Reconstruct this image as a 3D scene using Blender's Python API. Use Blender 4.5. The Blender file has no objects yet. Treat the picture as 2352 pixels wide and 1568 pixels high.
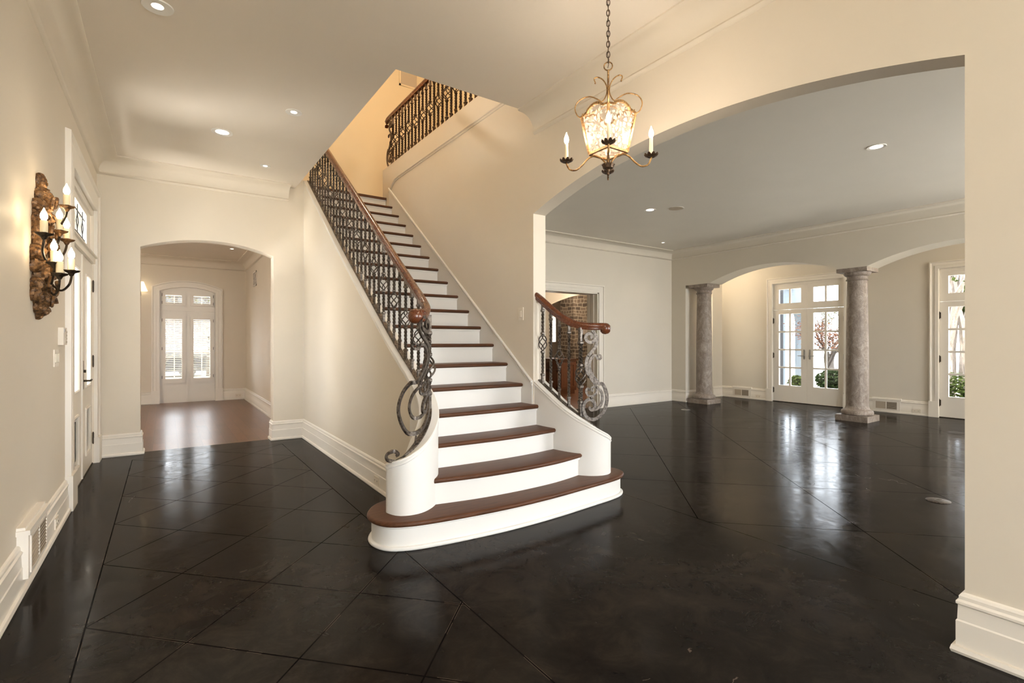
import bpy, bmesh, math, random
from mathutils import Matrix, Vector
from math import sin, cos, pi, sqrt, atan2, radians as R
random.seed(7)
S = bpy.context.scene
COL = S.collection
# ---------------------------------------------------------------- camera
cam = bpy.data.cameras.new('camera'); co = bpy.data.objects.new('camera', cam); COL.objects.link(co)
YAW = math.atan(796 / 1154)
co.location = (0, 0, 1.3); co.rotation_euler = (pi / 2, 0, -YAW)
cam.sensor_width = 36; cam.lens = 1154 / 2352 * 36; cam.clip_start = .05; cam.clip_end = 300
S.camera = co
S.view_settings.view_transform = 'Standard'; S.view_settings.look = 'None'
S.view_settings.gamma = 1; S.view_settings.exposure = 0.44; S.view_settings.use_curve_mapping = False
# ---------------------------------------------------------------- world
W = bpy.data.worlds.new('sky'); S.world = W; W.use_nodes = True
wn = W.node_tree.nodes; wl = W.node_tree.links; wn.clear()
wo = wn.new('ShaderNodeOutputWorld'); wb = wn.new('ShaderNodeBackground')
wb.inputs[0].default_value = (.86, .93, 1.0, 1); wb.inputs[1].default_value = 12.0
wl.new(wb.outputs[0], wo.inputs[0])


def lamp(kind, name, loc, power, color=(1, .82, .6), size=.1, rot=(0, 0, 0), size_y=None, spot=None, blend=.6):
    d = bpy.data.lights.new(name, kind); d.energy = power; d.color = color
    if kind == 'AREA':
        d.size = size
        if size_y: d.shape = 'RECTANGLE'; d.size_y = size_y
    elif kind == 'SUN': d.angle = size
    else: d.shadow_soft_size = size
    if spot: d.spot_size = spot; d.spot_blend = blend
    o = bpy.data.objects.new(name, d); COL.objects.link(o); o.location = loc; o.rotation_euler = rot
    return o


lamp('SUN', 'sun', (0, 0, 20), 12.0, (1, .96, .88), R(1), Vector((.30, .15, -.94)).to_track_quat('-Z', 'Y').to_euler())
# area lamps added at the window openings to stand in for daylight
lamp('AREA', 'daylight_fill_front', (1.2, -4.75, 1.9), 22, (1, .93, .86), 2.8, (R(110), 0, 0), 2.3)
lamp('AREA', 'daylight_fill_side', (8.0, -2.75, 1.7), 120, (1, .97, .93), 3.1, (R(112), 0, 0), 2.1)
for nm, loc, rot, sx, sy, pw in (
    ('daylight_fill_back', (.42, 13.5, 1.5), (R(-90), 0, 0), 1.5, 2.3, 30),):
    lamp('AREA', nm, loc, pw, (.93, .96, 1), sx, rot, sy)  # added lamp outside the dining room door, in place of daylight
for nm, loc, rot, sx, sy in (
    ('portal_back', (.42, 13.1, 1.25), (R(-90), 0, 0), 1.1, 2.5),
    ('portal_garden', (11.15, 5.1, 1.3), (R(90), 0, R(90)), 1.4, 2.6),
    ('portal_side', (11.15, 2.2, 1.3), (R(90), 0, R(90)), 1.5, 2.6)):
    o = lamp('AREA', nm, loc, 1, (1, 1, 1), sx, rot, sy); o.data.cycles.is_portal = True
# unseen fill lamps added upstairs and in the rooms beyond
lamp('POINT', 'landing_fill', (2.0, 6.3, 5.6), 38, (1, .88, .70), .15)
lamp('POINT', 'upper_hall_fill', (3.5, 5.0, 5.9), 52, (1, .90, .76), .15)
lamp('POINT', 'living_room_fill', (8.6, 8.3, 2.4), 40, (1, .86, .68), .12)  # two unseen point lamps added to light the living room
lamp('POINT', 'living_room_fill', (9.2, 10.1, 2.6), 60, (1, .88, .72), .12)
lamp('POINT', 'dining_room_fill', (-2.5, 9.2, 2.6), 85, (1, .93, .84), .2)  # unseen point lamp added off to the side to light the dining room
lamp('AREA', 'porch_bounce_fill', (-1.15, 6.15, .10), 1300, (1, .96, .88), .45, Vector((.5, 0, 1.3)).to_track_quat('-Z', 'Y').to_euler(), 1.0)  # lamp added low outside the front door to brighten the hall ceiling
lamp('AREA', 'porch_daylight_fill', (-2.4, 5.6, 1.75), 45, (1, .96, .90), .5, Vector((1, .05, .10)).to_track_quat('-Z', 'Y').to_euler(), 1.2)  # lamp added outside the front door to stand in for daylight
lamp('POINT', 'sunroom_fill', (10.3, .2, 2.7), 55, (1, .86, .66), .12)  # two unseen point lamps added to brighten the sunroom walls
lamp('POINT', 'sunroom_fill', (9.9, 6.85, 3.0), 16, (1, .86, .66), .08)

# ---------------------------------------------------------------- node helpers
class NT:
    def __init__(s, name):
        s.m = bpy.data.materials.new(name); s.m.use_nodes = True
        s.t = s.m.node_tree; s.t.nodes.clear()
        s.out = s.t.nodes.new('ShaderNodeOutputMaterial')
    def n(s, ty, **kw):
        x = s.t.nodes.new(ty)
        for k, v in kw.items(): setattr(x, k, v)
        return x
    def L(s, a, b): s.t.links.new(a, b)
    def set(s, sock, v):
        if isinstance(v, (int, float)): sock.default_value = v
        elif isinstance(v, tuple): sock.default_value = v if len(v) == len(sock.default_value) else v + (1,)
        else: s.L(v, sock)
    def math(s, op, a, b=None, c=None, clamp=False):
        x = s.n('ShaderNodeMath', operation=op, use_clamp=clamp)
        s.set(x.inputs[0], a)
        if b is not None: s.set(x.inputs[1], b)
        if c is not None: s.set(x.inputs[2], c)
        return x.outputs[0]
    def noise(s, scale, detail=4, rough=.55, vec=None, dist=0, out=0):
        x = s.n('ShaderNodeTexNoise'); x.inputs['Scale'].default_value = scale
        x.inputs['Detail'].default_value = detail; x.inputs['Roughness'].default_value = rough
        x.inputs['Distortion'].default_value = dist
        if vec is not None: s.L(vec, x.inputs['Vector'])
        return x.outputs[out]
    def coord(s, kind='Object', scale=(1, 1, 1), rot=(0, 0, 0)):
        x = s.n('ShaderNodeTexCoord'); m = s.n('ShaderNodeMapping')
        m.inputs['Scale'].default_value = scale; m.inputs['Rotation'].default_value = rot
        s.L(x.outputs[kind], m.inputs['Vector']); return m.outputs[0]
    def ramp(s, fac, stops):
        x = s.n('ShaderNodeValToRGB'); e = x.color_ramp.elements
        while len(e) < len(stops): e.new(.5)
        for i, (p, c) in enumerate(stops): e[i].position = p; e[i].color = tuple(c) + (1,)
        s.set(x.inputs[0], fac); return x.outputs[0]
    def mix(s, fac, a, b):
        x = s.n('ShaderNodeMix', data_type='RGBA'); s.set(x.inputs[0], fac)
        s.set(x.inputs[6], a); s.set(x.inputs[7], b); return x.outputs[2]
    def mixf(s, fac, a, b):
        return s.math('ADD', s.math('MULTIPLY', fac, b), s.math('MULTIPLY', s.math('SUBTRACT', 1.0, fac), a))
    def bump(s, h, strength=.2, dist=.01):
        x = s.n('ShaderNodeBump'); x.inputs['Strength'].default_value = strength
        x.inputs['Distance'].default_value = dist; s.L(h, x.inputs['Height']); return x.outputs[0]
    def bsdf(s, color, rough=.5, metal=0.0, spec=.5, normal=None, coat=0, coat_r=.1, **kw):
        b = s.n('ShaderNodeBsdfPrincipled')
        s.set(b.inputs['Base Color'], color); s.set(b.inputs['Roughness'], rough); s.set(b.inputs['Metallic'], metal)
        b.inputs['Specular IOR Level'].default_value = spec
        b.inputs['Coat Weight'].default_value = coat; b.inputs['Coat Roughness'].default_value = coat_r
        if normal is not None: s.L(normal, b.inputs['Normal'])
        s.L(b.outputs[0], s.out.inputs[0]); return b


def paint(name, c, rough=.55, spec=.3, bump=.04, scale=60):
    t = NT(name); v = t.coord()
    n = t.noise(scale, 3, .6, v); n2 = t.noise(2.0, 2, .5, v)
    col = t.mix(n2, tuple(x * .97 for x in c), tuple(min(1, x * 1.03) for x in c))
    t.bsdf(col, rough, 0, spec, t.bump(n, bump, .004)); return t.m


M = {}
M['wall'] = paint('cream_wall_paint', (.74, .665, .555))
M['wall_far'] = paint('greige_wall_paint', (.72, .66, .565))
M['ceil'] = paint('ceiling_paint', (.80, .73, .635), .7, .2)
M['ceil_far'] = paint('grey_ceiling_paint', (.82, .775, .70), .6, .2)
M['yellow'] = paint('ochre_stair_hall_paint', (.76, .63, .43))
M['trim'] = paint('white_trim_enamel', (.82, .765, .68), .35, .45, .02, 30)
M['white'] = paint('white_stair_enamel', (.80, .775, .73), .55, .35, .015, 25)
M['plastic'] = paint('ivory_plastic', (.78, .71, .60), .35, .5, 0, 20)
M['earth'] = paint('pale_pine_straw_ground', (.62, .58, .50), .9, .1, .3, 8)
M['plasticd'] = paint('dark_slot', (.10, .08, .06), .5, .3, 0, 20)
M['grille'] = paint('beige_metal_grille', (.50, .42, .32), .45, .4, 0, 20)
M['groove'] = paint('dark_brown_paint', (.05, .04, .03), .8, .1, 0, 20)  # even dark brown for the door thresholds
M['candle'] = paint('ivory_wax', (.80, .68, .45), .5, .4, .3, 90)
M['shade'] = paint('cream_lampshade', (.9, .75, .5), .7, .2, 0, 20)
M['black'] = paint('soot_black_iron', (.015, .014, .013), .55, .4, .1, 40)
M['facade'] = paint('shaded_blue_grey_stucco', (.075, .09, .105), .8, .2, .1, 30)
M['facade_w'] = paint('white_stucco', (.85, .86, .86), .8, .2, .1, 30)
M['dark_frame'] = paint('charcoal_post_paint', (.010, .010, .012), .6, .1, 0, 20)


def emit(name, c, s):
    t = NT(name); e = t.n('ShaderNodeEmission'); e.inputs[0].default_value = c + (1,); e.inputs[1].default_value = s
    t.L(e.outputs[0], t.out.inputs[0]); return t.m


M['flame'] = emit('lit_bulb', (1, .78, .46), 22)
M['down'] = emit('lit_downlight', (1, .86, .68), 9)
M['shade_lit'] = emit('lit_lampshade', (1, .80, .5), 2.0)


def wood(name, c0, c1, rough=.3, scale=(1, 14, 14), coat=.3, planks=None, spec=.5):
    t = NT(name); v = t.coord('Object', scale)
    n = t.noise(3, 6, .6, v, 1.2); n2 = t.noise(22, 3, .6, v)
    f = t.math('ADD', t.math('MULTIPLY', n, .75), t.math('MULTIPLY', n2, .3))
    col = t.ramp(f, [(.3, c0), (.72, c1)])
    if planks:
        b = t.n('ShaderNodeTexBrick'); t.L(t.coord('Object', (1, 1, 1), (0, 0, planks[0])), b.inputs['Vector'])
        b.inputs['Scale'].default_value = 1; b.inputs['Brick Width'].default_value = 1.3; b.inputs['Row Height'].default_value = planks[1]
        b.inputs['Mortar Size'].default_value = .0015; b.inputs['Mortar'].default_value = (.25, .25, .25, 1)
        b.inputs['Color1'].default_value = (.75, .75, .75, 1); b.inputs['Color2'].default_value = (1.15, 1.1, 1.05, 1); b.inputs['Bias'].default_value = 0
        mm = t.n('ShaderNodeMix', data_type='RGBA', blend_type='MULTIPLY'); mm.inputs[0].default_value = 1
        t.L(col, mm.inputs[6]); t.L(b.outputs[0], mm.inputs[7]); col = mm.outputs[2]
    t.bsdf(col, t.math('ADD', rough - .05, t.math('MULTIPLY', n2, .12)), 0, spec, t.bump(n2, .08, .002), coat, .12)
    return t.m


M['tread'] = wood('oiled_oak_tread', (.048, .020, .0095), (.135, .055, .026), .42, (1.2, 16, 16), .0, None, .22)
M['rail'] = wood('polished_mahogany', (.060, .014, .005), (.19, .055, .018), .26, (12, 2, 12), .35)
M['cab'] = wood('cherry_cabinet_wood', (.10, .032, .014), (.19, .07, .03), .35, (14, 14, 2), .3)
M['plank'] = wood('brown_plank_floor', (.11, .043, .019), (.17, .068, .030), .30, (9, 1.2, 9), .10, (R(90), .13))
M['tan'] = wood('tan_wainscot', (.30, .18, .09), (.42, .26, .14), .4, (8, 1, 8), .1)
M['trunkwood'] = wood('pale_smooth_bark', (.06, .045, .035), (.30, .25, .21), .8, (6, 6, 1.5), 0)
M['bark'] = wood('dark_bark', (.008, .006, .005), (.035, .026, .02), .85, (8, 8, 2), 0)


def iron(name, c0, c1, metal=.75, rough=.38):
    t = NT(name); v = t.coord('Object', (1, 1, 1))
    n = t.noise(55, 5, .65, v); n2 = t.noise(240, 2, .6, v)
    col = t.ramp(n, [(.35, c0), (.68, c1)])
    t.bsdf(col, t.math('ADD', rough - .12, t.math('MULTIPLY', n, .3)), metal, .5, t.bump(n2, .25, .002)); return t.m


M['iron'] = iron('wrought_iron_with_silver_rub', (.035, .026, .020), (.24, .205, .175))
M['iron_warm'] = iron('bronzed_iron', (.045, .027, .016), (.15, .09, .05), .6)
M['gold'] = iron('antique_gilt', (.11, .052, .018), (.55, .33, .13), .7, .42)
M['giltwood'] = iron('carved_gilt_wood', (.030, .014, .007), (.30, .155, .06), .45, .42)
M['bronze'] = iron('dark_bronze', (.03, .022, .016), (.10, .075, .05), .8)
M['chrome'] = iron('satin_nickel', (.32, .30, .28), (.50, .48, .45), .9, .3)


def stone_col():
    t = NT('taupe_limestone'); v = t.coord('Object', (1, 1, .6))
    n = t.noise(9, 8, .7, v, 1.5); n2 = t.noise(70, 4, .7, v)
    f = t.math('ADD', t.math('MULTIPLY', n, .7), t.math('MULTIPLY', n2, .35))
    col = t.ramp(f, [(.3, (.14, .105, .08)), (.5, (.26, .21, .175)), (.62, (.38, .32, .27)), (.8, (.52, .46, .39))])
    t.bsdf(col, .5, 0, .4, t.bump(n2, .3, .004)); return t.m


M['stone'] = stone_col()


def ashlar():
    t = NT('stacked_fieldstone'); x = t.n('ShaderNodeTexCoord')
    sep = t.n('ShaderNodeSeparateXYZ'); t.L(x.outputs['Object'], sep.inputs[0])
    cb = t.n('ShaderNodeCombineXYZ'); t.L(t.math('ADD', sep.outputs[0], sep.outputs[1]), cb.inputs[0]); t.L(sep.outputs[2], cb.inputs[1])
    nz = t.n('ShaderNodeTexNoise'); nz.inputs['Scale'].default_value = 2.2; t.L(cb.outputs[0], nz.inputs['Vector'])
    va = t.n('ShaderNodeVectorMath', operation='SCALE'); t.L(nz.outputs[1], va.inputs[0]); va.inputs['Scale'].default_value = .16
    vb = t.n('ShaderNodeVectorMath', operation='ADD'); t.L(cb.outputs[0], vb.inputs[0]); t.L(va.outputs[0], vb.inputs[1])
    b = t.n('ShaderNodeTexBrick'); t.L(vb.outputs[0], b.inputs['Vector'])
    b.offset = .43; b.squash = .6; b.squash_frequency = 3
    b.inputs['Scale'].default_value = 1; b.inputs['Brick Width'].default_value = .21; b.inputs['Row Height'].default_value = .105
    b.inputs['Mortar Size'].default_value = .012; b.inputs['Mortar Smooth'].default_value = .3; b.inputs['Bias'].default_value = -.1
    b.inputs['Color1'].default_value = (.055, .040, .030, 1); b.inputs['Color2'].default_value = (.20, .145, .10, 1); b.inputs['Mortar'].default_value = (.34, .28, .21, 1)
    n = t.noise(30, 4, .6, x.outputs['Object'])
    col = t.mix(t.math('MULTIPLY', n, .45), b.outputs[0], (.12, .085, .06, 1))
    t.bsdf(col, .85, 0, .2, t.bump(t.math('ADD', t.math('MULTIPLY', b.outputs[1], -1.0), t.math('MULTIPLY', n, .3)), .8, .02)); return t.m


M['ashlar'] = ashlar()


def brickmat():
    t = NT('red_brick'); v = t.coord('Object', (1, 1, 1), (R(90), 0, 0))
    b = t.n('ShaderNodeTexBrick'); t.L(v, b.inputs['Vector']); b.inputs['Scale'].default_value = 1
    b.inputs['Brick Width'].default_value = .22; b.inputs['Row Height'].default_value = .075; b.inputs['Mortar Size'].default_value = .008
    b.inputs['Color1'].default_value = (.10, .045, .032, 1); b.inputs['Color2'].default_value = (.15, .07, .05, 1); b.inputs['Mortar'].default_value = (.2, .16, .14, 1)
    t.bsdf(b.outputs[0], .9, 0, .2); return t.m


M['brick'] = brickmat()


def glass(name, tint=(1, 1, 1), refl=.06):
    t = NT(name); a = t.n('ShaderNodeBsdfTransparent'); a.inputs[0].default_value = tint + (1,)
    g = t.n('ShaderNodeBsdfGlossy'); g.inputs['Roughness'].default_value = .02
    f = t.n('ShaderNodeFresnel'); f.inputs[0].default_value = 1.45
    mx = t.n('ShaderNodeMixShader'); t.L(t.math('MULTIPLY', f.outputs[0], .9), mx.inputs[0])
    t.L(a.outputs[0], mx.inputs[1]); t.L(g.outputs[0], mx.inputs[2]); t.L(mx.outputs[0], t.out.inputs[0]); return t.m


M['glass'] = glass('window_glass')


def etched():
    t = NT('etched_lantern_glass'); v = t.coord('Object', (1, 1, 1))
    w = t.n('ShaderNodeTexVoronoi', feature='DISTANCE_TO_EDGE'); w.inputs['Scale'].default_value = 34; 
    nz = t.n('ShaderNodeTexNoise'); nz.inputs['Scale'].default_value = 16; t.L(v, nz.inputs['Vector'])
    sc = t.n('ShaderNodeVectorMath', operation='SCALE'); t.L(nz.outputs[1], sc.inputs[0]); sc.inputs['Scale'].default_value = .05
    ad = t.n('ShaderNodeVectorMath', operation='ADD'); t.L(v, ad.inputs[0]); t.L(sc.outputs[0], ad.inputs[1]); t.L(ad.outputs[0], w.inputs['Vector'])
    f = t.math('GREATER_THAN', w.outputs[0], .12)
    a = t.n('ShaderNodeBsdfTransparent'); a.inputs[0].default_value = (.97, .92, .88, 1)
    d = t.n('ShaderNodeBsdfTranslucent'); d.inputs[0].default_value = (.95, .88, .82, 1)
    dd = t.n('ShaderNodeBsdfDiffuse'); dd.inputs[0].default_value = (.85, .76, .68, 1)
    m0 = t.n('ShaderNodeMixShader'); m0.inputs[0].default_value = .4; t.L(d.outputs[0], m0.inputs[1]); t.L(dd.outputs[0], m0.inputs[2])
    mx = t.n('ShaderNodeMixShader'); t.L(t.math('ADD', t.math('MULTIPLY', f, .30), .05), mx.inputs[0])
    t.L(a.outputs[0], mx.inputs[1]); t.L(m0.outputs[0], mx.inputs[2])
    g = t.n('ShaderNodeBsdfGlossy'); g.inputs['Roughness'].default_value = .15
    m2 = t.n('ShaderNodeMixShader'); m2.inputs[0].default_value = .08; t.L(mx.outputs[0], m2.inputs[1]); t.L(g.outputs[0], m2.inputs[2])
    t.L(m2.outputs[0], t.out.inputs[0]); return t.m


M['etched'] = etched()


def leafmat(name, c0, c1):
    t = NT(name); v = t.coord('Object'); n = t.noise(7, 3, .6, v); n2 = t.noise(40, 1, .5, v)
    col = t.ramp(t.math('ADD', t.math('MULTIPLY', n, .5), t.math('MULTIPLY', n2, .5)), [(.35, c0), (.65, c1)])
    a = t.n('ShaderNodeBsdfDiffuse'); t.L(col, a.inputs[0]); b = t.n('ShaderNodeBsdfTranslucent'); t.L(col, b.inputs[0])
    m = t.n('ShaderNodeMixShader'); m.inputs[0].default_value = .35; t.L(a.outputs[0], m.inputs[1]); t.L(b.outputs[0], m.inputs[2])
    t.L(m.outputs[0], t.out.inputs[0]); return t.m


M['leaf'] = leafmat('green_leaves', (.008, .014, .004), (.06, .078, .022))
M['leaf_dark'] = leafmat('dark_shrub_leaves', (.004, .008, .003), (.024, .036, .014))
M['leaf_pale'] = leafmat('pale_olive_leaves', (.02, .022, .010), (.10, .10, .055))
M['leaf_red'] = leafmat('russet_leaves', (.05, .018, .010), (.16, .08, .05))
M['grass'] = leafmat('lawn_grass', (.12, .22, .05), (.35, .45, .16))
M['paving'] = paint('pale_terrace_paving', (.70, .66, .58), .8, .2, .2, 20)


def floormat():
    t = NT('black_stained_scored_concrete'); tc = t.n('ShaderNodeTexCoord'); v = tc.outputs['Object']
    sep = t.n('ShaderNodeSeparateXYZ'); t.L(v, sep.inputs[0]); x, y = sep.outputs[0], sep.outputs[1]
    def tri(e, period, perp):   # distance to nearest line of a family, metres
        f = t.math('FRACT', t.math('ADD', t.math('DIVIDE', e, period), .5))
        return t.math('MULTIPLY', t.math('ABSOLUTE', t.math('SUBTRACT', f, .5)), period / perp)
    k = t.math('MULTIPLY', t.math('ADD', x, .3), 1.045); y0 = t.math('SUBTRACT', y, 2.978)
    dA = tri(t.math('SUBTRACT', y0, k), .786, 1.446); dB = tri(t.math('ADD', y0, k), .786, 1.446)
    d1 = t.math('MINIMUM', dA, dB)
    hall = t.math('MULTIPLY', t.math('MULTIPLY', t.math('GREATER_THAN', x, -.3), t.math('LESS_THAN', x, 1.22)), t.math('LESS_THAN', y, 6.91))
    dC = tri(t.math('ADD', t.math('SUBTRACT', y, t.math('MULTIPLY', x, 1.06)), 1.15), 1.56, 1.457)
    dD = tri(t.math('SUBTRACT', t.math('ADD', x, y), 5.40), 1.49, 1.414)
    d2 = t.math('MINIMUM', dC, dD)
    far = t.math('MULTIPLY', t.math('GREATER_THAN', x, 3.22), t.math('LESS_THAN', y, 6.77))
    dist = t.math('ADD', d1, t.math('MULTIPLY', t.math('SUBTRACT', 1.0, hall), 9))
    dist = t.math('MINIMUM', dist, t.math('ADD', d2, t.math('MULTIPLY', t.math('SUBTRACT', 1.0, far), 9)))
    def border(axis, val, cond):
        dd = t.math('ABSOLUTE', t.math('SUBTRACT', axis, val))
        return t.math('ADD', dd, t.math('MULTIPLY', t.math('SUBTRACT', 1.0, cond), 9))
    inx = t.math('MULTIPLY', t.math('GREATER_THAN', x, -.304), t.math('LESS_THAN', x, 1.224))
    for b in (border(x, -.3, t.math('LESS_THAN', y, 6.914)), border(x, 1.22, t.math('LESS_THAN', y, 6.914)),
              border(y, 6.91, inx), border(x, 3.22, t.math('LESS_THAN', y, 6.774)),
              border(y, 6.77, t.math('GREATER_THAN', x, 3.216))):
        dist = t.math('MINIMUM', dist, b)
    nzl = t.noise(3.5, 3, .6, v)
    line = t.math('LESS_THAN', dist, .0036)
    edge = t.math('MULTIPLY', t.math('LESS_THAN', dist, .0062), t.math('GREATER_THAN', nzl, .54))
    # mottling
    big = t.noise(.9, 6, .62, v, .8); mid = t.noise(4.5, 10, .74, v, .6); fine = t.noise(40, 8, .8, v)
    f = t.math('ADD', t.math('MULTIPLY', big, .45), t.math('MULTIPLY', mid, .55))
    col = t.ramp(f, [(.34, (.0075, .0063, .0058)), (.48, (.0155, .0125, .0108)), (.60, (.029, .0225, .018)), (.74, (.060, .046, .034))])
    col = t.mix(t.math('MULTIPLY', t.math('GREATER_THAN', fine, .64), .35), col, (.05, .04, .03, 1))
    # pale scratches and hairline cracks
    vs = t.n('ShaderNodeTexVoronoi', feature='DISTANCE_TO_EDGE'); vs.inputs['Scale'].default_value = .42
    nn = t.n('ShaderNodeTexNoise'); nn.inputs['Scale'].default_value = 2.2; nn.inputs['Detail'].default_value = 6; t.L(v, nn.inputs['Vector'])
    sc = t.n('ShaderNodeVectorMath', operation='SCALE'); t.L(nn.outputs[1], sc.inputs[0]); sc.inputs['Scale'].default_value = .5
    ad = t.n('ShaderNodeVectorMath', operation='ADD'); t.L(v, ad.inputs[0]); t.L(sc.outputs[0], ad.inputs[1]); t.L(ad.outputs[0], vs.inputs['Vector'])
    crack = t.math('MULTIPLY', t.math('LESS_THAN', vs.outputs[0], .0009), t.math('GREATER_THAN', t.noise(1.3, 4, .7, v), .61))
    col = t.mix(t.math('MULTIPLY', crack, .55), col, (.16, .12, .09, 1))
    col = t.mix(t.math('MULTIPLY', edge, .45), col, (.13, .10, .075, 1))
    col = t.mix(line, col, (.004, .003, .003, 1))
    st = t.coord('Object', (1, 1, 1), (0, 0, R(40)))
    stn = t.noise(5, 7, .72, st, 1.0)
    rough = t.math('ADD', .06, t.math('MULTIPLY', t.math('POWER', stn, 2.4), .52))
    rough = t.math('ADD', rough, t.math('MULTIPLY', crack, .3))
    h = t.math('ADD', t.math('MULTIPLY', t.noise(7, 5, .6, v), .5), t.math('MULTIPLY', line, -1.0))
    nb = t.bump(h, .10, .012)
    d = t.n('ShaderNodeBsdfDiffuse'); t.L(col, d.inputs[0]); t.L(nb, d.inputs['Normal'])
    g = t.n('ShaderNodeBsdfGlossy'); g.inputs[0].default_value = (1, 1, 1, 1); t.L(rough, g.inputs['Roughness']); t.L(nb, g.inputs['Normal'])
    fr = t.n('ShaderNodeFresnel'); fr.inputs[0].default_value = 1.36
    mx = t.n('ShaderNodeMixShader'); t.L(t.math('MULTIPLY', t.math('MULTIPLY', fr.outputs[0], .42), t.math('SUBTRACT', 1.0, t.math('MULTIPLY', line, .8))), mx.inputs[0])
    t.L(d.outputs[0], mx.inputs[1]); t.L(g.outputs[0], mx.inputs[2]); t.L(mx.outputs[0], t.out.inputs[0]); return t.m


M['floor'] = floormat()

# ---------------------------------------------------------------- mesh builder
class MB:
    def __init__(s): s.v = []; s.f = []
    def add(s, vs, fs):
        o = len(s.v); s.v += [tuple(p) for p in vs]; s.f += [tuple(i + o for i in f) for f in fs]; return s
    def box(s, a, b):
        x0, y0, z0 = a; x1, y1, z1 = b
        x0, x1 = min(x0, x1), max(x0, x1); y0, y1 = min(y0, y1), max(y0, y1); z0, z1 = min(z0, z1), max(z0, z1)
        return s.add([(x0, y0, z0), (x1, y0, z0), (x1, y1, z0), (x0, y1, z0), (x0, y0, z1), (x1, y0, z1), (x1, y1, z1), (x0, y1, z1)],
                     [(3, 2, 1, 0), (4, 5, 6, 7), (0, 1, 5, 4), (1, 2, 6, 5), (2, 3, 7, 6), (3, 0, 4, 7)])
    def prism(s, poly, ax, lo, hi):
        n = len(poly)
        def P(p, h): return (h, p[0], p[1]) if ax == 'x' else (p[0], h, p[1]) if ax == 'y' else (p[0], p[1], h)
        vs = [P(p, lo) for p in poly] + [P(p, hi) for p in poly]
        fs = [tuple(range(n)), tuple(range(2 * n - 1, n - 1, -1))] + [(i, (i + 1) % n, n + (i + 1) % n, n + i) for i in range(n)]
        return s.add(vs, fs)
    def slab(s, poly, z0, z1, r, k=4):
        """flat slab with a rounded (bullnose) rim"""
        n = len(poly); A = sum(poly[i][0] * poly[(i + 1) % n][1] - poly[(i + 1) % n][0] * poly[i][1] for i in range(n))
        if A < 0: poly = poly[::-1]
        nor = []
        for i in range(n):
            p, q, w = poly[i - 1], poly[i], poly[(i + 1) % n]
            a = (q[1] - p[1], p[0] - q[0]); b = (w[1] - q[1], q[0] - w[0])
            la = math.hypot(*a) or 1; lb = math.hypot(*b) or 1
            m = (a[0] / la + b[0] / lb, a[1] / la + b[1] / lb); l = math.hypot(*m) or 1
            c = max(.45, (m[0] * a[0] + m[1] * a[1]) / la / l); nor.append((m[0] / l / c, m[1] / l / c))
        rings = []
        for j in range(2 * k + 1):
            th = -pi / 2 + pi * j / (2 * k); ins = r * (1 - cos(th))
            z = (z0 + z1) / 2 + (z1 - z0) / 2 * sin(th)
            rings.append([(p[0] - q[0] * ins, p[1] - q[1] * ins, z) for p, q in zip(poly, nor)])
        vs = [p for g in rings for p in g]; fs = [tuple(range(n))[::-1], tuple(range(2 * k * n, 2 * k * n + n))]
        for j in range(2 * k):
            for i in range(n): fs.append((j * n + i, j * n + (i + 1) % n, (j + 1) * n + (i + 1) % n, (j + 1) * n + i))
        return s.add(vs, fs)
    def tube(s, pts, rad, n=8, caps=True, sect=None, twist=0, up=None, closed=False):
        """swept section; rad float or list; sect list of 2D points (unit) replaces the circle"""
        m = len(pts); sec = sect or [(cos(2 * pi * i / n), sin(2 * pi * i / n)) for i in range(n)]; n = len(sec)
        rr = rad if isinstance(rad, (list, tuple)) else [rad] * m
        def sub(a, b): return (a[0] - b[0], a[1] - b[1], a[2] - b[2])
        def cr(a, b): return (a[1] * b[2] - a[2] * b[1], a[2] * b[0] - a[0] * b[2], a[0] * b[1] - a[1] * b[0])
        def nm(a):
            l = sqrt(a[0] ** 2 + a[1] ** 2 + a[2] ** 2) or 1; return (a[0] / l, a[1] / l, a[2] / l)
        prev = None; vs = []
        for i in range(m):
            if closed: t = nm(sub(pts[(i + 1) % m], pts[i - 1]))
            else: t = nm(sub(pts[min(i + 1, m - 1)], pts[max(i - 1, 0)]))
            if up is not None: u = up
            elif prev is None: u = (0, 0, 1) if abs(t[2]) < .9 else (1, 0, 0)
            else: u = prev
            a = nm(cr(t, u)); b = cr(a, t); b = nm(b); prev = b
            tw = (twist[i] if isinstance(twist, (list, tuple)) else twist * i / max(1, m - 1)); ct, st_ = cos(tw), sin(tw)
            for p in sec:
                px, py = p[0] * ct - p[1] * st_, p[0] * st_ + p[1] * ct
                vs.append(tuple(pts[i][k] + rr[i] * (a[k] * px + b[k] * py) for k in range(3)))
        fs = []
        for i in range(m if closed else m - 1):
            j = (i + 1) % m
            for k in range(n): fs.append((i * n + k, i * n + (k + 1) % n, j * n + (k + 1) % n, j * n + k))
        if caps and not closed: fs += [tuple(range(n))[::-1], tuple(range((m - 1) * n, m * n))]
        return s.add(vs, fs)
    def lathe(s, prof, c=(0, 0, 0), n=24, wob=None):
        vs = []; m = len(prof)
        for i, (r, z) in enumerate(prof):
            for k in range(n):
                a = 2 * pi * k / n; q = r * (wob(a, i) if wob else 1)
                vs.append((c[0] + q * cos(a), c[1] + q * sin(a), c[2] + z))
        fs = [(i * n + k, i * n + (k + 1) % n, (i + 1) * n + (k + 1) % n, (i + 1) * n + k) for i in range(m - 1) for k in range(n)]
        fs += [tuple(range(n))[::-1], tuple(range((m - 1) * n, m * n))]
        return s.add(vs, fs)
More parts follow.
